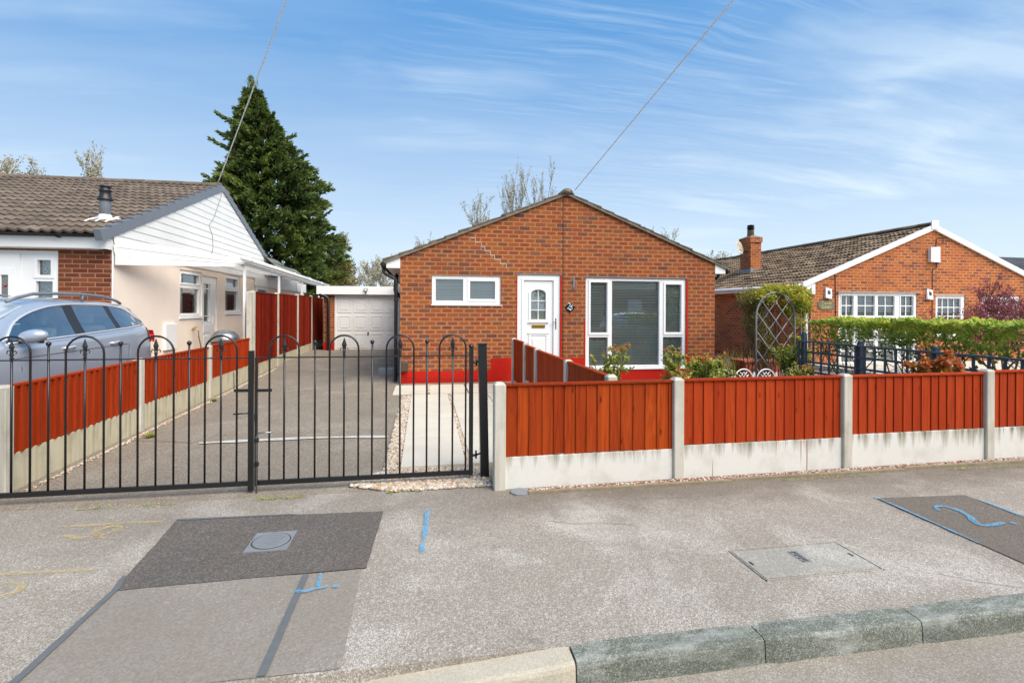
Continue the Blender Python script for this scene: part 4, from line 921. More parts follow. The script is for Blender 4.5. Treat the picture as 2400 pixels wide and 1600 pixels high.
# side windows and door under the canopy
window(HL, xe, *LW1, [(11.86, 12.76, 2.08, 2.28, .03, 1, 1), (11.84, 12.78, 1.42, 1.97, 0, 1, 1)], .07, ('blind_pale', [(11.82, 12.8, 1.4, 2.0)]), .05, slat=.035)
window(HL, xe, *LW2, [(14.35, 15.22, 2.10, 2.33, .03, 1, 1), (14.33, 15.24, 1.48, 2.0, 0, 1, 1)], .07, ('blind_pale', [(14.3, 15.28, 1.44, 2.04)]), .05, slat=.035)
s = MB(xe); 
framed(s, (LD[0], LD[1], .28, 2.30), [(12.99, 13.40, 1.22, 2.12)], .03, .08); sd = s.build('side_door', 'white', HL)
s = MB(xe)
for x in (13.06, 13.33): s.box(x-.012, x+.012, .045, .06, 1.22, 2.12)
for z in (1.35, 2.0): s.box(12.99, 13.40, .046, .059, z-.012, z+.012)
s.bbox(12.99, 13.40, .018, .031, .95, 1.15, .006); s.bbox(12.99, 13.40, .018, .031, .40, .88, .006); s.bbox(13.52, 13.55, .01, .03, 1.15, 1.35, .004); s.build('door_moulding', 'white', sd)
s = MB(xe); s.quad((12.98, .07, 1.2), (13.41, .07, 1.2), (13.41, .07, 2.13), (12.98, .07, 2.13)); s.build('pane', 'carglass', sd)
# fascia panel of the rear canopy end, small rear window
s = MB(); s.box(EX+.01, EX+.04, 16.5, 23.2, 2.22, 2.58); s.build('side_fascia', 'white_trim', HL)
window(HL, xe, 16.62, 17.75, 1.55, 2.20, [(16.72, 17.6, 1.65, 2.13, 0, 1, 1)], .04, None, y=-.04, room=False); 
s = MB(xe); s.quad((16.7, .001-.003, 1.62), (17.65, -.003, 1.62), (17.65, -.003, 2.15), (16.7, -.003, 2.15)); s.build('obscured_glass', 'carglass', HL)
# rear wing roof
s = MB(); tiles(s, (-4.42, 17.3, 2.62), (0, 1, 0), (-1, 0, .95), 5.2, 1.6, .27, .30, .002, .03, flat=True)
keep = [i for i, f in enumerate(s.f) if sum(s.v[j].z for j in f)/len(f) < 3.27-.112*(sum(s.v[j].y for j in f)/len(f)-17.3)]
s.f = [s.f[i] for i in keep]; s.t = [s.t[i] for i in keep]; s.s = [s.s[i] for i in keep]
hp = s
hp.build('wing_roof', 'tile_grey', HL)
s = MB(); s.lathe((-4.60, 16.9, 2.52), [(.30, 0), (.30, .02), (.12, .12), (.03, .16)], 14); tag(s.build('satellite_dish', 'grey_plastic'), 'small grey dish lying above the white canopy gutter', 'dish')
# flue
fu = thing('roof_flue', 'black metal flue pipe on the brown tiled roof at the left', 'flue', (-5.85, 10.55, 3.1))
fx, fy, fz = -5.50, 9.95, 3.10
s = MB(); s.lathe((fx, fy, fz), [(.085, -.12), (.085, .30), (.082, .33)], 18); s.build('pipe', 'grey_plastic', fu)
s = MB(); s.lathe((fx, fy, fz+.30), [(.085, 0), (.115, .01), (.118, .03), (.09, .07), (.082, .12), (.082, .16), (.095, .17), (.095, .19), (.075, .20), (.075, .235), (.09, .24), (.09, .26), (.06, .275)], 18); s.build('cowl', 'black_plastic', fu)
s = MB(); s.prism([(fx-.22, fy-.22, fz-.10), (fx+.22, fy-.22, fz-.10), (fx+.22, fy+.16, fz+.05), (fx-.22, fy+.16, fz+.05)], (0, 0, .012)); s.lathe((fx, fy, fz-.06), [(.13, 0), (.10, .07), (.088, .12)], 16); s.build('flashing', 'white_trim', fu)
# meter box and tap by the wall
s = MB(); s.bbox(EX, EX+.06, 11.06, 11.52, .70, 1.22, .008); mbx = tag(s.build('meter_box', 'white_trim'), 'white meter box on the cream wall behind the car', 'meter box')
tp = thing('garden_tap', 'outdoor tap with a green hose end on the cream wall', 'tap', (EX+.02, 12.3, .8))
s = MB(); s.tube([(EX, 12.35, 1.07), (EX+.10, 12.35, 1.07), (EX+.13, 12.35, 1.02)], .012, 6); s.bbox(EX+.04, EX+.07, 12.27, 12.43, 1.10, 1.115, .003); s.build('spout', 'brass', tp)
s = MB(); s.tube([(EX+.13, 12.35, 1.03), (EX+.13, 12.36, .9), (EX+.15, 12.42, .7), (EX+.14, 12.45, .3)], .014, 8); s.build('hose', 'thicket', tp)
bb_ = thing('barbecue', 'round grey kettle barbecue lid showing above the low fence by the tall fence', 'barbecue', (-4.1, 11.3, .15))
s = MB(); s.lathe((-4.02, 11.25, .86), [(.27, 0), (.275, .03), (.25, .12), (.17, .20), (.06, .235), (.01, .24)], 20); s.build('lid', 'steel', bb_)
s = MB(); s.lathe((-4.02, 11.25, .62), [(.08, 0), (.2, .08), (.27, .24)], 20); s.build('bowl', 'black', bb_)
for a in (0, 2.1, 4.2):
    s = MB(); s.tube([(-4.02+.18*cos(a), 11.25+.18*sin(a), .68), (-4.02+.26*cos(a), 11.25+.26*sin(a), .15)], .012, 6); s.build('leg', 'steel', bb_)
# canopy between the side wall and the boundary
CN = thing('side_canopy', 'white lean-to canopy with posts along the side of the rendered bungalow', 'canopy', (-4.4, 12, 0))
P0 = V((EX+.03, YL+.02, 0)); P1 = V((-3.97, 12.1, 0)); nrm = V((P1.y-P0.y, -(P1.x-P0.x), 0)).normalized()*.02
s = MB(); s.prism([P0+V((0, 0, 2.25)), P1+V((0, 0, 2.455)), P1+V((0, 0, 2.63)), P0+V((0, 0, 2.69))], nrm); s.build('end_panel', 'white_trim', CN)
s = MB()
for a, b in ((2.25, 2.455), (2.40, 2.50), (2.545, 2.545)):
    s.prism([P0+nrm*1.02+V((0, 0, a)), P1+nrm*1.02+V((0, 0, b)), P1+nrm*1.02+V((0, 0, b+(.10 if a < 2.3 else .012))), P0+nrm*1.02+V((0, 0, a+(.14 if a < 2.3 else .012)))], nrm*.35)
s.build('trim_board', 'white', CN)
s = MB(); yy = [12.1, 14.0, 16.0, 18.0, 20.0, 21.5]
zc_ = lambda y: 2.50-(y-12.1)*.016
s.prism([(-3.98, 12.0, zc_(12)), (-3.90, 12.0, zc_(12)), (-3.90, 12.0, zc_(12)+.06), (-3.98, 12.0, zc_(12)+.06)], (0, 9.6, -.15)); s.build('beam', 'white', CN)
s = MB(); s.tube([(-3.86, 11.75, zc_(12)+.12), (-3.86, 21.7, zc_(21.7)+.12)], .055, 10)
for y in (12.2, 14.2, 16.2, 18.2, 20.2): s.tube([(-3.86, y-.04, zc_(y)+.12), (-3.86, y+.04, zc_(y)+.12)], .062, 10)
s.build('gutter', 'white', CN)
for y in (12.14, 14.85, 17.5, 20.2):
    s = MB(); s.bbox(-3.965, -3.915, y-.035, y+.035, .1, zc_(y)+.01, .004); s.build('post', 'white', CN)
s = MB(); s.prism([(-3.90, 12.05, zc_(12)+.075), (EX, 12.05, 2.72), (EX, 12.05, 2.735), (-3.90, 12.05, zc_(12)+.09)], (0, 9.5, -.12)); s.build('roof_sheet', 'poly', CN)
for y in (13, 14.5, 16, 17.5, 19, 20.5):
    s = MB(); s.prism([(-3.92, y, zc_(y)+.0), (EX, y, 2.64), (EX, y, 2.70), (-3.92, y, zc_(y)+.06)], (0, .04, 0)); s.build('rafter', 'white', CN)
# cable on the gable
s = MB(); s.tube([(EX+.045, 13.9, 4.45), (EX+.045, 13.4, 3.75), (EX+.045, 13.1, 3.5), (EX+.045, 13.3, 3.3), (EX+.045, 13.35, 3.0), (EX+.045, 13.2, 2.75)], .006, 5); tag(s.build('wall_cable', 'lead'), 'thin loose cable hanging down the white clad gable', 'cable')
# brick house far behind, white barge boards
HB = thing('rear_house', 'small orange brick house with white gable boards behind the garage', 'house', (-5.3, 28, 0))
s = MB(); s.prism([(-7.4, 28, 0), (-3.2, 28, 0), (-3.2, 28, 2.35), (-5.3, 28, 3.05), (-7.4, 28, 2.35)], (0, 8, 0)); s.build('wall', 'brick_right', HB)
s = MB()
for sg in (-1, 1): s.prism([(-5.3, 27.9, 3.32), (-5.3+sg*2.4, 27.9, 2.42), (-5.3+sg*2.4, 27.9, 2.22), (-5.3, 27.9, 2.97)], (0, .09, 0))
s.build('barge_board', 'white_trim', HB)
s = MB(); tiles(s, (-2.85, 27.8, 2.42), (0, 1, 0), (-1, 0, .375), 8.4, 2.62, .33, .3, .004, .03, flat=True); s.quad((-5.3, 27.8, 3.36), (-7.8, 27.8, 2.42), (-7.8, 36.2, 2.42), (-5.3, 36.2, 3.36)); s.build('roof', 'tile_grey', HB)

# ================================================================== right bungalow
YQ = 12.9; XQ0, XQ1 = 10.93, 19.2; XA = 15.06; zA_ = 3.99; sq = .405; zq = zA_-sq*(XA-XQ0)
HR = thing('neighbour_bungalow', 'orange brick bungalow with white barge boards behind the hedge at the right', 'house', (15, YQ, 0))
xr = face_xf('front', YQ)
QW = [(11.84, 14.53, -.28, 2.08), (15.18, 16.25, .7, 2.02), (16.85, 18.3, 1.3, 2.02)]
s = MB(xr); wallsheet(s, [(XQ0, -.4), (XQ1, -.4), (XQ1, zq), (XA, zA_), (XQ0, zq)], QW, .10)
s.xf = None; s.quad((XQ0, 26, -.4), (XQ0, YQ, -.4), (XQ0, YQ, zq), (XQ0, 26, zq)); s.build('wall', 'brick_right', HR)
s = MB(); s.box(XQ0-.008, XQ0, YQ, 26, -.4, .02); s.box(XQ0-.008, 11.8, YQ-.008, YQ, -.4, .0); s.build('plinth', 'redpaint_dull', HR)
s = MB(); oq = .36; Lq = math.hypot(XA-XQ0+oq, sq*(XA-XQ0+oq))
tiles(s, (XQ0-oq, YQ-.02, zq-sq*oq+.10), (0, 1, 0), (1, 0, sq), 13.5, Lq, .32, .15, .040, .050, jit=.010)
rq = s.build('roof', 'tile_right', HR)
s = MB(); s.quad((XA, YQ-.02, zA_+.14), (XA+5, YQ-.02, zA_+.14-5*sq), (XA+5, 26.5, zA_+.14-5*sq), (XA, 26.5, zA_+.14)); s.build('rear_roof', 'tile_right', HR)
s = MB(); ridge(s, (XA, YQ, zA_+.14), (XA, 26.5, zA_+.14), .12); s.build('ridge_tiles', 'tile_right', rq)
for sg in (-1, 1):
    s = MB(); X_ = XA+sg*(XA-XQ0+.30)
    s.prism([(XA, YQ-.07, zA_+.155), (X_, YQ-.07, zA_+.155-sq*(XA-XQ0+.30)), (X_, YQ-.07, zA_-.005-sq*(XA-XQ0+.30)), (XA, YQ-.07, zA_-.005)], (0, .05, 0)); s.build('barge_board', 'white_trim', HR)
s = MB(); s.bbox(XA-.13, XA+.13, YQ-.09, YQ-.05, zA_+.0, zA_+.27, .02); s.build('ridge_cap', 'white_trim', HR)
s = MB(); s.box(XQ0-.34, XQ0+.12, YQ-.03, YQ-.005, zq-.30, zq+.0); s.box(XQ0-.34, XQ0, YQ, 26, zq-.17, zq-.15); s.box(XQ0-.35, XQ0-.33, YQ, 26, zq-.18, zq-.04); s.build('eaves_box', 'white_trim', HR)
s = MB(); s.tube([(XQ0-.40, YQ-.05, zq-.07), (XQ0-.40, 26, zq-.05)], .055, 10); s.build('gutter', 'white', HR)
s = MB(); s.tube([(XQ0-.05, YQ+.12, zq-.18), (XQ0-.05, YQ+.12, -.4)], .055, 12); s.build('downpipe', 'white', HR)
a = 11.93; Lr = []
for x0, x1, sh in ((11.95, 12.36, .03), (12.50, 13.09, .0), (13.19, 13.77, 0), (13.97, 14.42, .03)):
    Lr.append((x0, x1, 1.40, 1.99, sh, 2, 2)); Lr.append((x0, x1, .05, 1.32, sh, 2, 4))
fr = window(HR, xr, *QW[0], Lr, .1, ('blind', [(11.9, 14.48, .02, 2.0)]), .05, slat=.03, bars=.028)
window(HR, xr, *QW[1], [(15.28, 16.12, .85, 1.93, 0, 4, 4)], .06, ('blind', [(15.2, 16.2, .8, 1.95)]), .05, slat=.03, bars=.026)
window(HR, xr, *QW[2], [(16.98, 17.42, 1.42, 1.92, .03, 2, 2), (17.62, 18.15, 1.42, 1.92, .03, 2, 2)], .06, None, bars=.03)
s = MB(); s.box(11.78, 14.66, YQ-.05, YQ, 2.085, 2.105); s.box(15.1, 16.2, YQ-.03, YQ, 2.02, 2.045); s.build('lintel_board', 'post', HR)
# chimney and dish
ck = thing('chimney', 'square red brick chimney stack with one clay pot and lead flashing', 'chimney', (12.45, 17.7, 3))
cx0, cx1, cy0, cy1 = 12.2, 12.64, 17.45, 18.1
s = MB(); s.box(cx0, cx1, cy0, cy1, 2.8, 4.13); s.box(cx0-.035, cx1+.035, cy0-.035, cy1+.035, 4.13, 4.33); s.build('stack', 'brick_right', ck)
s = MB(); s.add([(cx0-.035, cy0-.035, 4.33), (cx1+.035, cy0-.035, 4.33), (cx1+.035, cy1+.035, 4.33), (cx0-.035, cy1+.035, 4.33), (cx0+.2, cy0+.2, 4.43), (cx1-.2, cy0+.2, 4.43), (cx1-.2, cy1-.2, 4.43), (cx0+.2, cy1-.2, 4.43)], [(0, 1, 5, 4), (1, 2, 6, 5), (2, 3, 7, 6), (3, 0, 4, 7), (4, 5, 6, 7)]); s.build('flaunching', 'mortar', ck)
s = MB(); mx_, my_ = (cx0+cx1)/2, (cy0+cy1)/2; s.lathe((mx_, my_, 4.41), [(.13, 0), (.12, .2), (.13, .21)], 16); s.build('pot', 'edging', ck)
s = MB(); s.lathe((mx_, my_, 4.61), [(.12, 0), (.13, .02), (.10, .05), (.15, .08), (.10, .11), (.15, .14), (.10, .17), (.14, .21), (.03, .24)], 16, smooth=False); s.build('cowl', 'black_plastic', ck)
s = MB(); s.box(cx0-.012, cx1+.012, cy0-.012, cy1+.012, 2.7, 3.13); s.prism([(cx0-.13, cy0-.14, 2.83+.08), (cx1+.12, cy0-.14, 3.14+.08), (cx1+.12, cy0+.0, 3.14+.08), (cx0-.13, cy0+.0, 2.75+.08)], (0, 0, .01)); s.build('flashing', 'lead', ck)
dsh = thing('satellite_dish', 'pale satellite dish mounted left of the brick chimney', 'dish', (11.7, 17.9, 3.6))
s = MB(Matrix.Translation((11.78, 17.6, 3.92)) @ Matrix.Rotation(R(75), 4, 'X') @ Matrix.Rotation(R(28), 4, 'Y')); s.lathe((0, 0, 0), [(.02, .0), (.14, .015), (.26, .055), (.265, .05), (.14, .005), (.02, -.01)], 20); s.build('reflector', 'grey_plastic' if False else 'post', dsh)
s = MB(); s.tube([(11.80, 17.6, 3.86), (12.0, 17.65, 3.80), (12.2, 17.6, 3.78)], .018, 6); s.tube([(11.80, 17.58, 3.65), (11.72, 17.3, 3.60)], .012, 6); s.bbox(11.66, 11.76, 17.22, 17.30, 3.55, 3.65, .01); s.build('arm', 'black_plastic', dsh)
# alarm box, lamps, plaque, cables
al = thing('alarm_box', 'white burglar alarm box high on the right brick gable', 'alarm box', (15.1, YQ, 3.0))
s = MB(); s.prism([(14.90, YQ-.10, 3.02), (15.22, YQ-.10, 3.0), (15.22, YQ-.10, 3.47), (14.90, YQ-.10, 3.45)], (0, .10, 0)); s.prism([(15.22, YQ-.10, 3.0), (15.34, YQ, 3.04), (15.34, YQ, 3.42), (15.22, YQ-.10, 3.47)], (-.02, .02, 0)); s.build('cover', 'white', al)
s = MB(); s.lathe((15.2, YQ-.05, 2.95), [(.02, 0), (.05, .02), (.05, .05)], 10); s.build('strobe', plain('blue_lens', C('#3a5aa0', .8), .2), al)
for x, lab in ((11.47, 'small white square wall light above the oval name plaque'), (14.92, 'small white square wall light between the two neighbour windows')):
    lt = thing('wall_light', lab, 'wall light', (x, YQ, 2.0), 'wall lights on the right bungalow')
    s = MB(Matrix.Translation((x, YQ-.03, 2.04)) @ Matrix.Rotation(R(10), 4, 'Y') @ Matrix.Rotation(R(-12), 4, 'X')); s.bbox(-.10, .10, -.03, .03, -.15, .15, .008); bd = s.build('body', 'white', lt)
    s = MB(Matrix.Translation((x, YQ-.03, 2.04)) @ Matrix.Rotation(R(10), 4, 'Y') @ Matrix.Rotation(R(-12), 4, 'X')); s.box(-.05, .05, -.034, -.031, -.04, .08); s.build('lens', 'black_plastic', bd)
pq = thing('name_plaque', 'green slate oval house name plaque with gold letters', 'name plaque', (11.42, YQ, 1.7))
s = MB(); s.prism([(11.42+.265*(abs(cos(2*pi*i/24))**.7)*(1 if cos(2*pi*i/24) > 0 else -1), YQ-.02, 1.705+.14*(abs(sin(2*pi*i/24))**.8)*(1 if sin(2*pi*i/24) > 0 else -1)) for i in range(24)], (0, .019, 0)); s.build('plate', plain('green_slate', C('#6e7d70', .8), .6, var=.3), pq)
cu = bpy.data.curves.new('letters', 'FONT'); cu.body = 'Turtle\nDown'; cu.size = .13; cu.extrude = .002; cu.align_x = 'CENTER'; cu.space_line = .85; 
tmp = bpy.data.objects.new('letters_source', cu); col.objects.link(tmp); bpy.context.view_layer.update()
lme = bpy.data.meshes.new_from_object(tmp.evaluated_get(bpy.context.evaluated_depsgraph_get())); lme.materials.clear(); lme.materials.append(plain('gold_paint', C('#e2c35a', .9), .5)); bpy.data.objects.remove(tmp)
lo_ = bpy.data.objects.new('letters', lme); col.objects.link(lo_); lo_.rotation_euler = (R(90), 0, 0); lo_.parent = pq; lo_.location = (0, -.024, 1.705+.0-1.7+.02)
s = MB(); s.tube([(11.66, YQ-.012, 2.9), (11.72, YQ-.012, 2.5), (11.74, YQ-.012, 1.2)], .009, 5); tag(s.build('wall_cable', 'cable'), 'dark cable running down the right brick wall beside the oval name plaque', 'cable')
s = MB(); s.tube([(15.2, YQ-.012, 2.96), (15.2, YQ-.012, 2.85), (15.05, YQ-.012, 2.82), (15.04, YQ-.012, 1.2)], .009, 5); s.tube([(15.17, YQ-.012, 3.45), (15.17, YQ-.012, 3.6)]+[(15.3+.13*cos(pi+2*pi*i/16), YQ-.02, 3.66+.10*sin(pi+2*pi*i/16)) for i in range(17)], .008, 5); tag(s.build('wall_cable', 'cable'), 'dark cable looping above and dropping below the alarm box', 'cable')
# slate roof beyond
HX = thing('slate_roofed_house', 'dark slate roofed house just showing at the right edge', 'house', (24, 18, 0))
s = MB(); s.box(20.2, 30, 16, 26, 0, 2.45); s.build('wall', 'brick_right', HX)
s = MB(); tiles(s, (19.9, 15.6, 2.45), (1, 0, 0), (0, 1, .40), 10.5, 4.5, .3, .3, .003, .025, flat=True); s.build('roof', 'tile_slate', HX)

# overhead wires
def wire(A, B, label, sag=.15):
    A = V(A); B = V(B); s = MB()
    for o in (V((0, 0, 0)), V((.018, 0, .012))): s.tube([A.lerp(B, i/24)+V((0, 0, -4*sag*(i/24)*(1-i/24)))+o for i in range(25)], .0058, 6)
    tag(s.build('overhead_wire', 'wire'), label, 'wire', 'overhead wires to the houses')
def ext(P, Q, k): P = V(P); Q = V(Q); return P+(Q-P)*k
wire((-5.14, 13.85, 4.68), ext((-5.14, 13.85, 4.68), (-2.29, 9, 6.71), 2.6), 'pale overhead wire running up from the white clad gable past the conifer', 0)
wire((3.12, 10.36, 4.06), ext((3.12, 10.36, 4.06), (3.26, 5.0, 4.88), 2.6), 'pale overhead wire running up from the apex of the main bungalow', .0)

# ================================================================== estate car
def interp(tab, y):
    if y <= tab[0][0]: return tab[0][1]
    for (a, b), (c, d) in zip(tab, tab[1:]):
        if y <= c: t_ = (y-a)/(c-a); t_ = t_ if True else t_; return b+(d-b)*t_
    return tab[-1][1]
def smooth_tab(tab, n=90):
    y0, y1 = tab[0][0], tab[-1][0]; q = [interp(tab, y0+(y1-y0)*i/n) for i in range(n+1)]
    for _ in range(4): q = [q[0]]+[(q[i-1]+2*q[i]+q[i+1])/4 for i in range(1, n)]+[q[-1]]
    return [(y0+(y1-y0)*i/n, q[i]) for i in range(n+1)]
CAR = thing('parked_car', 'silver-blue estate car with roof rails parked beyond the low red fence', 'car', (-5.04, 6.7, .15))
cxm = -5.04
Ttop = smooth_tab([(4.28, .80), (4.36, .98), (4.65, 1.08), (5.2, 1.17), (5.42, 1.21), (5.9, 1.39), (6.45, 1.60), (6.8, 1.655), (7.3, 1.675), (8.0, 1.655), (8.45, 1.625), (8.68, 1.565), (8.84, 1.34), (8.96, 1.14), (9.0, .80)])
Tbelt = smooth_tab([(4.28, .74), (4.5, .95), (5.3, 1.10), (6.0, 1.165), (7.2, 1.20), (8.0, 1.235), (8.7, 1.26), (8.9, 1.10), (9.0, .78)])
Tw = smooth_tab([(4.28, .62), (4.45, .80), (4.8, .875), (5.5, .905), (8.2, .905), (8.7, .86), (8.95, .78), (9.0, .72)])
Tyr = smooth_tab([(4.28, .45), (4.6, .66), (5.4, .70), (6.3, .66), (7, .655), (8.2, .63), (8.7, .60), (9.0, .62)])
def station(y):
    zt, zb_, w_, yr = interp(Ttop, y), interp(Tbelt, y), interp(Tw, y), interp(Tyr, y); zb_ = min(zb_, zt-.03)
    cab = max(0, min(1, (zt-zb_-.06)/.3)); zr = zb_+(zt-zb_)*(.80 if cab > .2 else .65)
    pts = [(0, .36), (w_*.85, .36), (w_*.97, .42), (w_*.995, .62), (w_, .82 if zb_ > 1 else zb_-.15), (w_*.985, zb_-.09), (w_*.955, zb_-.015), (w_*.93, zb_+.005), (w_*.93*(1-cab)+((w_*.93)*.45+(yr+.02)*.55)*cab if cab > .1 else w_*.85, zb_+(zr-zb_)*.5), (yr+.015, zr), (yr-.05, zr+(zt-zr)*.5), (yr-.22, zr+(zt-zr)*.85), (yr*.35, zt-.004), (0, zt)]
    return pts
bm = bmesh.new(); rings = []
ys = [4.28+(9.0-4.28)*i/110 for i in range(111)]
for y in ys:
    p = station(y); ring = [bm.verts.new((cxm+a, y, z)) for a, z in p]+[bm.verts.new((cxm-a, y, z)) for a, z in p[1:-1][::-1]]; rings.append(ring)
for a, c in zip(rings, rings[1:]):
    for j in range(len(a)): bm.faces.new((a[j], a[(j+1) % len(a)], c[(j+1) % len(a)], c[j]))
bm.faces.new(rings[0][::-1]); bm.faces.new(rings[-1])
bmesh.ops.recalc_face_normals(bm, faces=bm.faces); bvh = BVHTree.FromBMesh(bm)
bm.faces.ensure_lookup_table()       # open the cabin sides behind the glass
cut = [bm.faces[i*26+j] for i in range(110) if 6.0 < (ys[i]+ys[i+1])/2 < 8.60 for j in (7, 8, 17, 18)]
bmesh.ops.delete(bm, geom=cut, context='FACES')
s = MB(); s.bm(bm, .5, True); body = s.build('body', 'car', CAR)
def side_hit(y, z, sgn=1, off=.006):
    h, n_, _, _ = bvh.ray_cast(V((cxm+sgn*3, y, z)), V((-sgn, 0, 0))); return h+n_*off if h else V((cxm+sgn*.8, y, z))
def side_patch(top, bot, sgn, off=.006, n=26, rows=5):
    s = MB(); y0 = max(top[0][0], bot[0][0]); y1 = min(top[-1][0], bot[-1][0]); vs = []
    for i in range(n+1):
        y = y0+(y1-y0)*i/n; a, b = interp(bot, y), interp(top, y)
        vs += [side_hit(y, a+(b-a)*j/rows, sgn, off) for j in range(rows+1)]
    s.add(vs, [(i*(rows+1)+j, (i+1)*(rows+1)+j, (i+1)*(rows+1)+j+1, i*(rows+1)+j+1) for i in range(n) for j in range(rows)], .5, True); return s
DT = [(5.98, 1.175), (6.10, 1.29), (6.30, 1.395), (6.52, 1.475), (6.82, 1.535), (7.19, 1.558), (7.78, 1.552), (8.10, 1.535), (8.36, 1.50), (8.48, 1.455), (8.62, 1.30)]
DB = [(5.98, 1.170), (6.61, 1.19), (7.22, 1.215), (8.01, 1.25), (8.62, 1.295)]
def clip(tab, a, b): return [(a, interp(tab, a))]+[q for q in tab if a < q[0] < b]+[(b, interp(tab, b))]
for sg in (1, -1):
    zr_ = [(y, max(interp(Tbelt, y)+(interp(Ttop, y)-interp(Tbelt, y))*.80+.03, interp(DT, y)+.02)) for y in [5.93+.05*i for i in range(56)]]
    s = side_patch(zr_, [(y, interp(DT, y)) for y, _ in zr_], sg, .004, 50, 3)
    s2 = side_patch([(y, interp(DB, y)) for y, _ in zr_], [(y, interp(DB, y)-.04) for y, _ in zr_], sg, .004, 50, 2); s.add(s2.v, s2.f, .5, True); s.build('window_surround', 'car', CAR)
    for a, b in ((5.98, 6.05), (7.01, 7.21), (7.85, 7.98), (8.57, 8.64)): side_patch([(y, z+.004) for y, z in clip(DT, a, b)], [(y, z-.004) for y, z in clip(DB, a, b)], sg, .007, 8).build('window_pillar', 'black_plastic', CAR)
    for a, b in ((6.04, 7.02), (7.20, 7.86), (7.97, 8.58)):
        side_patch([(y, z-.004) for y, z in clip(DT, a, b)], [(y, z+.004) for y, z in clip(DB, a, b)], sg, .009).build('side_window', 'auto_glass', CAR)
    s = MB(); path = [side_hit(y, z+.02, sg, .012) for y, z in smooth_tab(DT, 30)]; s.tube(path, .012, 6); path = [side_hit(y, z-.012, sg, .012) for y, z in smooth_tab(DB, 20)]; s.tube(path, .011, 6); s.build('chrome_strip', 'chrome', CAR)
    s = MB(); rp = [(6.32, 1.60), (6.45, 1.645), (6.7, 1.695), (7.1, 1.71), (7.6, 1.712), (8.0, 1.695), (8.3, 1.64), (8.4, 1.60)]
    s.tube([(cxm+sg*.60, y, z) for y, z in rp], .019, 8); s.tube([(cxm+sg*.60, 7.55, 1.62), (cxm+sg*.60, 7.55, 1.71)], .018, 6); s.build('roof_rail', 'grey_plastic', CAR)
    # mirror, handles, lamp
    mr = MB(); bm = bmesh.new(); bmesh.ops.create_icosphere(bm, subdivisions=3, radius=1)
    for v in bm.verts: v.co = V((cxm+sg*(.99+v.co.x*.135), 6.12+v.co.y*.085*(1-.2*v.co.x), 1.235+v.co.z*.075+(.012*v.co.x)))
    mr.bm(bm, .5, True); mo = mr.build('mirror', 'car', CAR)
    s = MB(); s.tube([(cxm+sg*.80, 6.12, 1.17), (cxm+sg*.93, 6.11, 1.19), (cxm+sg*1.08, 6.12, 1.185)], .022, 8); s.build('mirror_arm', 'black_plastic', mo)
    for y in (6.82, 7.72):
        p0, p1, p2 = side_hit(y-.10, 1.065, sg, .004), side_hit(y, 1.07, sg, .035), side_hit(y+.10, 1.075, sg, .004)
        s = MB(); s.tube([p0, side_hit(y-.06, 1.067, sg, .03), p1, side_hit(y+.06, 1.072, sg, .03), p2], .012, 8); s.build('door_handle', 'chrome', CAR)
    side_patch([(8.66, 1.235), (8.80, 1.24), (8.90, 1.20), (8.955, 1.10)], [(8.66, 1.10), (8.80, 1.03), (8.90, 1.0), (8.955, 1.0)], sg, .010, 12).build('rear_lamp', 'lamp_red', CAR)
    s = MB()
    for pts in ([(7.10, 1.19), (7.11, .9), (7.12, .5)], [(8.02, 1.22), (8.06, 1.0), (8.0, .75)], [(6.02, 1.15), (6.10, .9), (6.05, .5)]): s.tube([side_hit(y, z, sg, .001) for y, z in pts], .003, 4)
    s.tube([side_hit(y, .995+.012*(y-5), sg, .001) for y in (5.2, 6, 7, 8, 8.5)], .003, 4); s.build('panel_gap', 'rubber', CAR)
    for y in (5.15, 7.98):
        s = MB(Matrix.Translation((cxm+sg*.80, y, .47)) @ Matrix.Rotation(R(90), 4, 'Y')); s.lathe((0, 0, 0), [(.19, -.10), (.31, -.10), (.325, -.07), (.325, .07), (.31, .10), (.19, .10)], 28); wh = s.build('wheel', 'rubber', CAR)
        s = MB(Matrix.Translation((cxm+sg*.80, y, .47)) @ Matrix.Rotation(R(90), 4, 'Y'))
        s.lathe((0, 0, 0), [(.21, -.09), (.20, -.11), (.05, -.08), (.05, .08), (.20, .11), (.21, .09)], 28); s.build('rim', 'steel', wh)
s = MB(); s.bbox(cxm-.76, cxm+.76, 5.3, 8.75, .45, .80, .02); s.build('cabin_floor', 'rubber', CAR)
s = MB(); s.bbox(cxm-.70, cxm+.70, 5.35, 5.85, .80, 1.10, .05); s.build('dashboard', 'rubber', CAR)
for x in (-.38, .38):
    for y, w_ in ((6.95, .25), (7.85, .30)):
        s = MB(Matrix.Translation((cxm+x, y, 1.0)) @ Matrix.Rotation(R(-14), 4, 'X')); s.bbox(-w_, w_, -.06, .06, -.25, .30, .05); st_ = s.build('seat', 'seat_cloth', CAR)
        s = MB(Matrix.Translation((cxm+x, y, 1.0)) @ Matrix.Rotation(R(-14), 4, 'X')); s.bbox(-.12, .12, -.05, .05, .33, .47, .035); s.build('headrest', 'seat_cloth', st_)
s = MB(); s.tube([(cxm+.38+.17*cos(2*pi*i/20), 6.15+.05*sin(2*pi*i/20), 1.12+.15*sin(2*pi*i/20)) for i in range(21)], .014, 6); s.build('steering_wheel', 'rubber', CAR)
s = MB(); vs = []      # windscreen and rear screen laid on the body
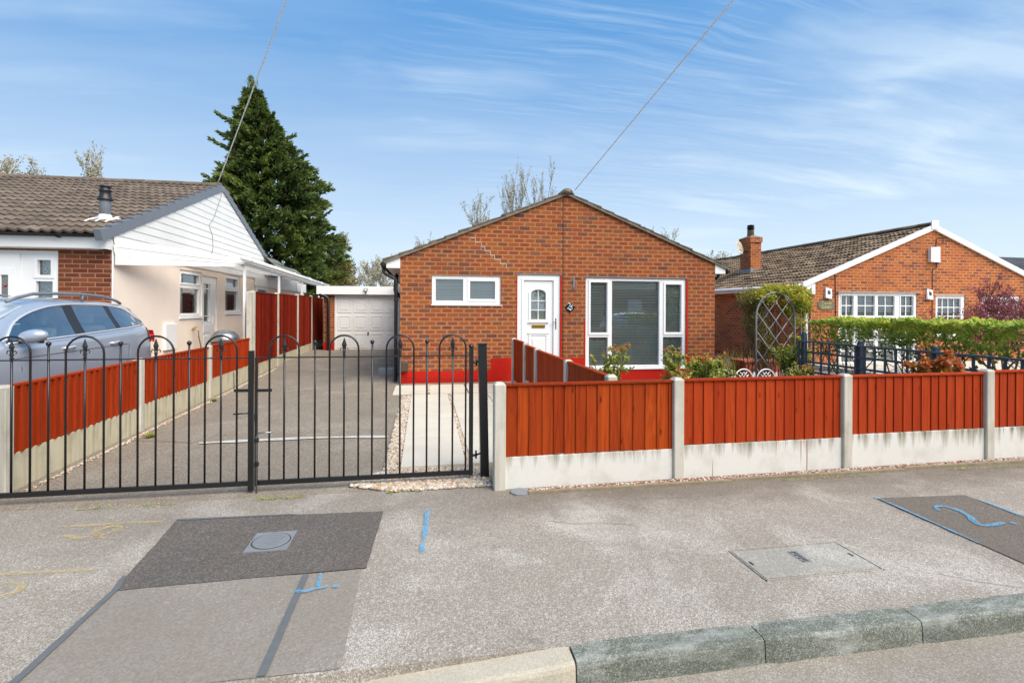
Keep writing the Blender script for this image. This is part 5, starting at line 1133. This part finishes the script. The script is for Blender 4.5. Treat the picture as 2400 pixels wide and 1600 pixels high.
for name, a, b, hw0, hw1 in (('windscreen', 5.50, 6.50, .76, .63), ('rear_window', 8.66, 8.86, .52, .60)):
    s = MB(); n = 14; vs = []
    for i in range(n+1):
        y = a+(b-a)*i/n; hw = hw0+(hw1-hw0)*i/n
        for j in range(13):
            h, nn, _, _ = bvh.ray_cast(V((cxm+hw*(j-6)/6, y, 3)), V((0, 0, -1))); vs.append(h+nn*.007)
    s.add(vs, [(i*13+j, i*13+j+1, (i+1)*13+j+1, (i+1)*13+j) for i in range(n) for j in range(12)], .5, True); s.build(name, 'screen_glass', CAR)

# ================================================================== vegetation
def blade(s, p, d, n_, L, w_, tn, fold=.25):
    d = d.normalized(); sd = d.cross(n_)
    sd = sd.normalized() if sd.length > 1e-4 else d.orthogonal().normalized(); up = sd.cross(d)
    m_ = p+d*L*.45; s.v += [p, m_+sd*w_*.5+up*w_*fold, p+d*L, m_-sd*w_*.5+up*w_*fold]
    o = len(s.v)-4; s.f.append([o, o+1, o+2]); s.f.append([o, o+2, o+3]); s.t += [tn, tn]; s.s += [False, False]
def rv(): return V((random.gauss(0, 1), random.gauss(0, 1), random.gauss(0, 1))).normalized()
def clamp(x): return max(0, min(1, x))
# the big conifer
CT = thing('conifer_tree', 'tall dark green conifer behind the white gable of the left bungalow', 'tree', (-7.8, 26, 0))
s = MB(); s.tube([(-7.7, 26, 0), (-7.75, 26, 4), (-7.9, 26, 8), (-8.2, 26, 12.4)], .26, 10, r1=.03)
for _ in range(46):
    z = U(3.0, 9.5); a = U(0, 6.3); L = (12.9-z)*.27
    s.tube([(-7.75, 26, z), (-7.75+cos(a)*L*.5, 26+sin(a)*L*.5, z+L*.35), (-7.75+cos(a)*L, 26+sin(a)*L, z+L*.9)], .05, 5, r1=.012)
s.build('trunk', 'bark', CT)
Rz = [(1.5, 3.0), (3, 3.2), (4.2, 3.15), (5.5, 2.85), (7, 2.35), (8.5, 1.65), (10, 1.05), (11.3, .45), (12.2, .2), (12.8, .1)]
Cz = [(1.5, -7.3), (4.2, -7.25), (8.5, -7.65), (12.8, -8.25)]
s = MB(); random.seed(21)
nb = 980
for i in range(nb):
    z = 1.6+10.2*(i/nb)**1.15; r_ = interp(Rz, z); cx_ = interp(Cz, z); a = i*2.39996+U(-.3, .3)
    lump = .84+.32*mnoise.noise(V((cos(a)*1.6, sin(a)*1.6, z*.55)))+U(-.08, .10)
    if z > 5.5 and random.random() < (.14 if cos(a) < 0 else .05): lump *= 1.15
    L = max(.25, r_*lump); tilt = U(.25, .65) if z > 6 else U(.0, .4)
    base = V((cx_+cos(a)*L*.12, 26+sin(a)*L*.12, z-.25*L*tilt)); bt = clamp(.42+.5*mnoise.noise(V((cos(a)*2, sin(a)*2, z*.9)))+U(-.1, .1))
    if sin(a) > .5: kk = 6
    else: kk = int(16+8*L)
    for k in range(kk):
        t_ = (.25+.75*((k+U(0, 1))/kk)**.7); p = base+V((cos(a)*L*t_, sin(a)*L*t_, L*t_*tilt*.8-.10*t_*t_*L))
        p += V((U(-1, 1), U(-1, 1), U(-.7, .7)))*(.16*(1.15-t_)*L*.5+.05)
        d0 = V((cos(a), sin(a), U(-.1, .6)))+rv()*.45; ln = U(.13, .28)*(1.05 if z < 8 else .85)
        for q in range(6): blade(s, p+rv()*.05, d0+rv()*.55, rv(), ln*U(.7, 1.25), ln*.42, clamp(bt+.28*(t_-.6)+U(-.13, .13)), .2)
for a, z, L in ((3.3, 10.2, 1.75), (3.0, 9.4, 2.0), (3.5, 8.7, 2.15), (2.9, 7.9, 2.35), (3.2, 7.0, 2.7), (3.4, 6.1, 2.9), (2.8, 10.9, 1.15), (.2, 9.6, 1.55), (-.3, 8.2, 2.2), (.1, 6.6, 3.0), (5.6, 10.3, 1.2), (-.5, 5.0, 3.5), (3.1, 5.2, 3.1)):
    base = V((interp(Cz, z), 26, z-.3))       # long boughs reaching beyond the crown
    for k in range(64):
        t_ = .45+.55*k/64; p = base+V((cos(a)*L*t_, sin(a)*L*t_, L*t_*.30+.25*t_*t_))+rv()*(.20*(1.15-t_))
        for q in range(4): blade(s, p, V((cos(a), sin(a), U(.1, .8)))+rv()*.5, rv(), U(.10, .22), .07, U(.35, .75), .2)
for k in range(260):      # leading shoot
    z = U(11.4, 12.5); p = V((interp(Cz, z)+random.gauss(0, .04+.14*(12.5-z)), 26+random.gauss(0, .08), z)); blade(s, p, V((U(-.6, .6), U(-.5, .5), 1)), rv(), .2, .05, U(.3, .8))
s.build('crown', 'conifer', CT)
# background trees
def wtree(x, y, h, spread, label, buds=True, th=.10, levels=4, leafm='blossom', nleaf=9, ls=.10, seed=1, grp='bare spring trees behind the houses', split=3, wx=.8):
    rs = random.getstate(); random.seed(seed); T = thing('tree', label, 'tree', (x, y, 0), grp); s = MB(); lf = MB()
    def br(p, d, L, r, lv):
        n = 4; pts = [p]
        for i in range(n): d = (d+rv()*.14+V((0, 0, .06))).normalized(); pts.append(pts[-1]+d*L/n)
        s.tube(pts, r, 5 if lv > 1 else 4, r1=r*.55, cap=False)
        if lv <= 1:
            for q in range(nleaf): pp = pts[0].lerp(pts[-1], U(.1, 1))+rv()*.10; blade(lf, pp, rv()+V((0, 0, .6)), rv(), ls*U(.6, 1.3), ls*.55, tt())
        if lv > 0:
            for k in range(split+(1 if lv > 2 else 0)):
                q = pts[1+int(U(0, n))] if k else pts[-1]; nd = (d+V((U(-1, 1), U(-1, 1), U(-.15, .5)))*spread).normalized(); br(q, nd, L*U(.55, .75), r*.55, lv-1)
    br(V((x, y, -.1)), V((U(-.05, .05), 0, 1)), h*.42, th, levels)
    mz, tipx = max((v.z, v.x) for v in s.v); k_ = h/mz
    for q in (s, lf):
        for v in q.v: v.z *= k_; v.x = x+(v.x-x-(tipx-x)*min(1, v.z/h))*k_*wx
    s.build('trunk', 'twig', T); lf.build('crown', leafm, T); random.setstate(rs)
wt = [(-23.8, 32, 10.4, 'pale budding tree at the far left edge behind the brown tiled roof', 3), (-21.6, 32, 10.7, 'tall pale budding tree over the brown tiled roof', 4), (-22.7, 33, 10.9, 'pale budding tree between the two leftmost trees over the brown roof', 14),
      (-17.3, 32, 10.3, 'thin budding tree alone over the middle of the brown tiled roof', 6),
      (5.7, 32, 10.82, 'tall bare tree just left of the main gable apex', 7), (7.5, 32, 10.9, 'tall narrow bare tree nearest the main gable apex', 8), (3.4, 32, 8.7, 'small bare tree over the left slope of the main gable', 9), (.4, 33, 6.5, 'low bare tree top just over the left eave slope of the main gable', 10),
      (16.0, 32, 7.15, 'low bare tree over the right slope of the main gable', 11), (14.4, 33, 7.1, 'low bare tree left of the one over the right slope', 12), (20.4, 33, 5.9, 'tiny pale tree top left of the chimney', 13)]
for x, y, h, lab, sd_ in wt: wtree(x, y, h, .45 if h > 9 else .6, lab, seed=sd_, th=.11, levels=4, nleaf=24 if x < -10 else 11, ls=.15 if x < -10 else .13, wx=1.1 if x < -18 else .62)
for i, (x, h) in enumerate(((-5.3, 5.0), (-4.4, 4.4), (-3.4, 5.3), (-2.6, 4.9), (-1.9, 5.2), (-1.0, 5.2))):
    wtree(x, 34+i % 3*1.2, h, .55, ['pale budding tree close behind the conifer', 'second pale tree from the conifer over the garage', 'third pale tree from the conifer over the garage', 'tall pale tree over the middle of the garage', 'tall pale tree over the garage nearer the main house', 'pale tree touching the eave of the main house'][i], seed=31+i, th=.08, levels=4, nleaf=12, ls=.12, grp='pale trees behind the garage', wx=1.0)
wtree(46, 34, 6.0, .7, 'yellow green leafy tree top above the slate roof at the right edge', seed=50, leafm='climber', nleaf=14, ls=.2, grp='yellow trees at the right edge')
# ivy-brown conifer edge behind
def clump(s, c, rad, n, L, w_, t0, t1, up=.3, shell=.0):
    for _ in range(n):
        d = rv(); r = (shell+(1-shell)*random.random())**.5; p = V(c)+V((d.x*rad[0], d.y*rad[1], d.z*rad[2]))*r
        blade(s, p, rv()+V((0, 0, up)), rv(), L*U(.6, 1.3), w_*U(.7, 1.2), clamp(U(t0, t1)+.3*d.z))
s = MB()
for k in range(9): clump(s, (U(-6.4, -4.3), 29.5+U(-.5, .5), U(2.6, 4.0)), (.9, .5, .6), 420, .16, .09, .1, .7)
tag(s.build('shrub', 'thicket'), 'olive green shrub low behind the garage roof beside the conifer', 'shrub')
s = MB(); s.tube([(-4.2, 27.5, 0), (-4.2, 27.5, 3.2)], .08, 6)
sh = thing('shrub', 'narrow dry brown evergreen at the right foot of the conifer', 'shrub', (-4.1, 27.5, 0)); s.build('stem', 'bark', sh)
s = MB()
for z in (1.5, 2.2, 3.0, 3.7, 4.4, 4.9): clump(s, (-4.0+U(-.2, .2)-.05*z, 27.5, z), (.75-.08*z, .5, .6), 430, .17, .05, .1, .8, .8)
s.build('crown', 'thicket', sh)

# lattice fence on the right boundary
LT = thing('lattice_fence', 'blue-grey square lattice fence in front of the green hedge', 'fence', (6.6, 6.3, 0))
s = MB(); y = 4.62
while y < 8.1: s.bbox(6.585, 6.60, y-.017, y+.017, .05, 1.0, .002); y += .172
for z in (.14, .31, .48, .65, .82): s.bbox(6.601, 6.615, 4.55, 8.08, z-.017, z+.017, .002)
s.build('lattice', 'slate_blue', LT)
s = MB(); s.bbox(6.57, 6.63, 4.55, 8.08, .985, 1.012, .003); s.build('top_rail', 'slate_blue', LT)
for y in (8.02, 6.84, 5.66, 4.6):
    s = MB(); s.bbox(6.63, 6.70, y-.035, y+.035, -.02, 1.13 if y > 8 else 1.04, .004)
    s.lathe((6.665, y, 1.13 if y > 8 else 1.04), [(.03, 0), (.036, .01), (.03, .03), (.012, .045)], 10); s.build('post', 'slate_blue', LT)
# hedge
random.seed(5)
HG = thing('hedge', 'long bright yellow-green clipped hedge behind the blue-grey lattice', 'hedge', (7.3, 6.3, 0))
s = MB()
for k in range(30):
    y = U(4.4, 8.2); x = U(7.0, 7.4); p = V((x, y, 0)); pts = [p, p+V((U(-.1, .1), U(-.2, .2), .4)), p+V((U(-.25, .15), U(-.35, .35), .8)), p+V((U(-.3, .2), U(-.45, .45), 1.25))]
    s.tube(pts, U(.008, .02), 5, r1=.004)
    for q in range(4): b0 = pts[2] if q % 2 else pts[1]; s.tube([b0, b0+V((U(-.25, .2), U(-.3, .3), U(.05, .3))), b0+V((U(-.35, .25), U(-.5, .5), U(.1, .5)))], .006, 4, r1=.003)
s.build('stems', 'stem', HG)
s = MB()
for _ in range(13500):
    y = U(4.35, 8.08); 
    if random.random() < .62: x = 6.86+abs(random.gauss(0, .10)); z = 1.37-abs(random.gauss(0, .30)); 
    else: x = U(6.85, 7.55); z = 1.385-abs(random.gauss(0, .035))
    n1 = mnoise.noise(V((x*2.5, y*3.2, z*3.6)))
    lowz = .80+.14*mnoise.noise(V((1, y*2.1, 4)))-(.15 if y < 5.2 else 0)
    if z < lowz and random.random() < .85: continue
    if z < 1.22 and mnoise.noise(V((x*4+5, y*5.5, z*6))) < -.02 and random.random() < .7: continue
    if z < 1.33 and n1 < -.10 and random.random() < .85: continue
    x += .14*n1; z += .06*mnoise.noise(V((x*3, y*4, 9)))-.03*(y > 7.95)
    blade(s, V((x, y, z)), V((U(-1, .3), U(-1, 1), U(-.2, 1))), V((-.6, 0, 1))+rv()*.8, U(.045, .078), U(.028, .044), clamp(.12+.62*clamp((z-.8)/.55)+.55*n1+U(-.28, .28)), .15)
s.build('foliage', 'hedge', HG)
# roses and low plants
def rosebush(x, y, w_, zt, label, n=170, seed=1, m='rose', nst=9, ls=.05, cat='rose bush', grp='rose bushes behind the front fence', nm='rose_bush'):
    rs = random.getstate(); random.seed(seed); T = thing(nm, label, cat, (x, y, .03), grp); s = MB(); lf = MB()
    for k in range(nst):
        a = U(0, 6.3); rr = w_*U(.25, 1); zt_ = zt*U(.72, 1.05); p = [V((x+U(-.05, .05), y+U(-.05, .05), .03)), V((x+cos(a)*rr*.35, y+sin(a)*rr*.35, zt_*.45)), V((x+cos(a)*rr*.8, y+sin(a)*rr*.8, zt_*.8)), V((x+cos(a)*rr, y+sin(a)*rr, zt_))]
        s.tube(p, .009, 5, r1=.003)
        tips = [p]
        for q in range(4):
            b0 = p[1].lerp(p[3], U(.1, .9)); e0 = b0+V((U(-.15, .15), U(-.15, .15), U(.05, .16))); s.tube([b0, e0], .0035, 4); tips.append([b0, b0.lerp(e0, .4), b0.lerp(e0, .7), e0])
        for tp_ in tips:
            for q in range(int(n/nst/5)):
                t_ = U(.25, 1); f = t_*3; i_ = min(2, int(f)); c = tp_[i_].lerp(tp_[i_+1], f-i_); dd = rv()+V((0, 0, .2)); 
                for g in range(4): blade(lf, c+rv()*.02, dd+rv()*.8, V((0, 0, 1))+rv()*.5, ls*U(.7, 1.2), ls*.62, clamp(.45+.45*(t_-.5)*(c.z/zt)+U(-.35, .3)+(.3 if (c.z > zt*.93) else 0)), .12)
    s.build('stems', 'stem', T); lf.build('leaves', m, T); random.setstate(rs)
rosebush(2.50, 6.5, .32, 1.02, 'leggy rose bush in front of the left part of the large window', 330, 3)
rosebush(3.42, 6.6, .19, .98, 'narrow rose bush in front of the right part of the large window', 330, 4)
rosebush(4.15, 6.9, .42, .86, 'broad yellow-green rose bush in front of the red wall corner', 900, 5, nst=13)
rosebush(4.75, 7.6, .30, .66, 'low straggly rose bush left of the white edging hoops', 420, 6)
rosebush(2.75, 4.95, .24, .875, 'low yellow-leaved rose bush just over the path fence end', 200, 8)
rosebush(6.10, 7.4, .22, .62, 'small leafy bush at the foot of the garden arch', 360, 9)
rosebush(6.55, 8.3, .30, .98, 'rose stems climbing inside the foot of the garden arch', 520, 10, nst=10)
rosebush(5.95, 4.95, .30, .95, 'orange-leaved bush behind the front fence below the hedge', 900, 11, 'orange_leaf', 12, .065, 'bush', None, 'bush')
rosebush(7.9, 9.5, .20, .85, 'bright green small conifer-like bush seen through the lattice', 700, 12, 'hedge', 10, .04, 'bush', None, 'bush')
# white plastic edging hoops
EH = thing('edging_hoops', 'white plastic hooped lattice edging in the front garden bed', 'garden edging', (5.1, 7.6, 0))
for k in range(3):
    s = MB(); x0 = 4.62+k*.37; y_ = 7.6-k*.05; r = .17; cx_ = x0+r
    s.tube([(cx_-r*cos(pi*i/12), y_, .40+.18*sin(pi*i/12)) for i in range(13)], .010, 6)
    for q in range(-4, 5):
        xa = cx_+q*.06
        for sg in (-1, 1):
            pts = []
            for i in range(9):
                x = xa+sg*.035*i; z = .22+.045*i; hgt = .40+.18*math.sqrt(max(0, 1-((x-cx_)/r)**2)) if abs(x-cx_) < r else 0
                if z < hgt: pts.append((x, y_+sg*.004, z))
            if len(pts) > 1: s.tube(pts, .006, 4)
    for i in range(5): s.box(cx_+r+.003+i*.007-.002, cx_+r+.003+i*.007+.002, y_-.01, y_, .2, .52+.015*(i % 2))
    s.build('hoop', 'white', EH)
# garden arch with its climber
AR = thing('garden_arch', 'grey metal lattice garden arch with climbing plants beside the side wall', 'garden arch', (6.9, 8.7, 0))
def hoop(x0, x1, y, zt, lat=True):
    s = MB(); r = (x1-x0)/2; cx_ = (x0+x1)/2; zc = zt-r*1.15
    s.tube([(x0, y, 0), (x0, y, zc)]+[(cx_-r*cos(pi*i/14), y, zc+1.15*r*sin(pi*i/14)) for i in range(1, 14)]+[(x1, y, zc), (x1, y, 0)], .018, 8); s.build('hoop', 'archmetal', AR)
    s = MB()
    if lat:
        for c0 in [i*.27 for i in range(-8, 9)]:
            for sg in (-1, 1):
                pts = []
                for i in range(61):
                    z = .15+i*.03; x = cx_+sg*((z-1.0)*.78)+c0
                    top = zc+1.15*r*math.sqrt(max(0, 1-((x-cx_)/r)**2)) if abs(x-cx_) < r else -1
                    if z < top: pts.append((x, y+sg*.010, z))
                if len(pts) > 1: s.tube([pts[0], pts[-1]], .009, 5)
        s.build('diamond_lattice', 'archmetal', AR)
hoop(6.06, 6.86, 8.5, 1.88); hoop(6.85, 7.65, 9.3, 1.90, False)
s = MB()
for z in (.6, 1.0, 1.4, 1.75): s.tube([(6.86, 8.5, z), (7.65, 9.3, z)], .010, 5); s.tube([(6.06, 8.5, z), (6.85, 9.3, z)], .010, 5)
s.tube([(6.46, 8.5, 1.87), (7.25, 9.3, 1.89)], .010, 5); s.build('cross_bar', 'archmetal', AR)
random.seed(9)
CL = thing('climbing_plant', 'yellow-green climber over the top of the garden arch', 'climber', (6.9, 8.9, .0))
s = MB(); 
for k in range(9): x = U(6.0, 7.3); s.tube([(x, 8.75, 0), (x+U(-.1, .1), 8.8, .7), (x+U(-.15, .15), 8.8, 1.4), (x+U(-.2, .3), 8.9, 1.9)], .007, 4)
s.build('stems', 'stem', CL)
s = MB()
for c, rd, n in (((6.60, 8.7, 1.90), (.34, .3, .15), 1000), ((6.30, 8.6, 1.78), (.25, .2, .15), 350), ((6.95, 8.45, 1.70), (.16, .12, .2), 350), ((7.05, 8.95, 1.92), (.35, .3, .12), 1000), ((7.42, 9.1, 1.86), (.25, .3, .16), 900), ((7.60, 9.15, 1.62), (.12, .2, .24), 420), ((6.80, 8.62, 1.62), (.16, .15, .22), 380), ((6.95, 8.62, 1.35), (.12, .12, .20), 130), ((6.98, 8.62, .98), (.10, .1, .10), 110), ((7.5, 9.0, 1.25), (.06, .1, .3), 60)):
    clump(s, c, rd, n, .065, .045, .25, .95)
s.build('leaves', 'climber', CL)
CL2 = thing('climbing_plant', 'brown-green twiggy climber filling the left of the garden arch', 'climber', (6.35, 8.8, 0))
s = MB()
for c, rd, n in (((6.22, 8.85, 1.72), (.27, .3, .27), 1900), ((6.28, 8.85, 1.3), (.22, .3, .35), 1500), ((6.42, 8.8, .9), (.20, .25, .4), 1100), ((6.45, 8.8, .45), (.2, .25, .3), 500)):
    clump(s, c, rd, n, .055, .018, .1, .9)
s.build('leaves', 'thicket', CL2)
s = MB(); 
for k in range(60): x = U(6.1, 6.8); z0 = U(.1, 1.2); s.tube([(x, 8.8+U(-.15, .15), z0), (x+U(-.12, .12), 8.8, z0+.35), (x+U(-.2, .2), 8.8, z0+.7)], .0045, 4)
s.build('stems', 'stem', CL2)
s = MB(); s.bbox(7.0, 7.9, 10.2, 10.7, .03, .40, .02); s.bbox(6.97, 7.93, 10.17, 10.73, .38, .43, .01); tag(s.build('planter', 'terracotta'), 'terracotta trough behind the garden arch', 'planter')
# red-leaved maple
MP = thing('maple_shrub', 'dark red twiggy maple in front of the right bungalow windows', 'maple', (13.2, 9.7, 0))
random.seed(14); s = MB(); lf = MB()
def mb(p, d, L, r, lv):
    n = 3; pts = [p]
    for i in range(n): d = (d+rv()*.22+V((0, 0, .02))).normalized(); pts.append(pts[-1]+d*L/n)
    s.tube(pts, r, 4, r1=r*.6, cap=False)
    if lv == 0:
        for q in range(7): blade(lf, pts[0].lerp(pts[-1], U(.3, 1.1))+rv()*.03, rv(), rv(), U(.03, .06), .028, tt())
    else:
        for k in range(4 if lv > 1 else 3): mb(pts[1+int(U(0, n))] if k else pts[-1], (d*.8+V((U(-1, 1), U(-.8, .8), U(-.1, .5)))*.85).normalized(), L*U(.58, .8), r*.6, lv-1)
for k in range(6): mb(V((13.3+U(-.3, .4), 9.7, .1)), V((U(-1.6, 1.0), U(-.4, .4), U(.7, 1.1))).normalized(), U(.72, .98), .024, 4)
s.build('branches', 'bark', MP); lf.build('leaves', 'maple', MP)
# grasses by the side wall
s = MB(); random.seed(3)
for _ in range(260):
    x, y = U(6.45, 7.6), U(10.2, 10.9); a = U(0, 6.3); h = U(.3, .75); blade(s, V((x, y, .03)), V((cos(a)*.4, sin(a)*.4, 1)), V((cos(a), sin(a), 0)), h, .012, U(.2, 1))
tag(s.build('grass_tuft', 'thicket'), 'dry brown grasses between the main bungalow corner and side wall', 'grass tuft')

# ================================================================== across the road (seen only in the window reflections)
OH = thing('opposite_house', 'brick house across the road, reflected in the large window', 'house', (2, -16, 0))
s = MB(); s.box(12.4, 27, -22, -15, 0, 4.9); s.build('wall', 'brick_dark', OH)
s = MB(); s.prism([(12.0, -14.6, 4.9), (12.0, -18.5, 7.2), (12.0, -22.4, 4.9)], (15.4, 0, 0)); s.build('roof', 'tile_left', OH)
s = MB(); s.box(13.6, 17.2, -15, -14.96, 3.0, 4.6); s.build('panel', 'cream', OH)
s = MB(); s.box(15.0, 16.1, -15, -14.95, .1, 2.3); s.build('front_door', 'white', OH)
s = MB(); s.box(18, 21, -15, -14.95, .9, 2.2); s.build('window', 'white', OH)
s = MB(); s.box(18.1, 20.9, -14.949, -14.93, 1.0, 2.1); s.build('pane', 'carglass', OH)
random.seed(77)
s = MB(); 
for k in range(10): clump(s, (U(7.5, 11.3), -13+U(-1, 1), U(1.5, 6)), (1.6, 1.2, 1.4), 300, .35, .2, .1, .7)
OT = thing('bushy_tree', 'dark bushy tree across the road beside the opposite house', 'tree', (10, -13, 0)); s.build('crown', 'conifer', OT)
s = MB(); s.tube([(10, -13, 0), (10, -13, 4)], .2, 8); s.build('trunk', 'bark', OT)

# a second estate car at the far kerb, reflected in the large window: a copy of the first, turned along the road
def copy_tree(o, parent=None):
    c = o.copy(); col.objects.link(c); c.parent = parent
    for ch in list(o.children): copy_tree(ch, c)
    return c
C2 = copy_tree(CAR); C2.location = (11.6, -4.6, -.10); C2.rotation_euler = (0, 0, R(90))
C2['label'] = 'silver estate car parked across the road in front of the opposite house'
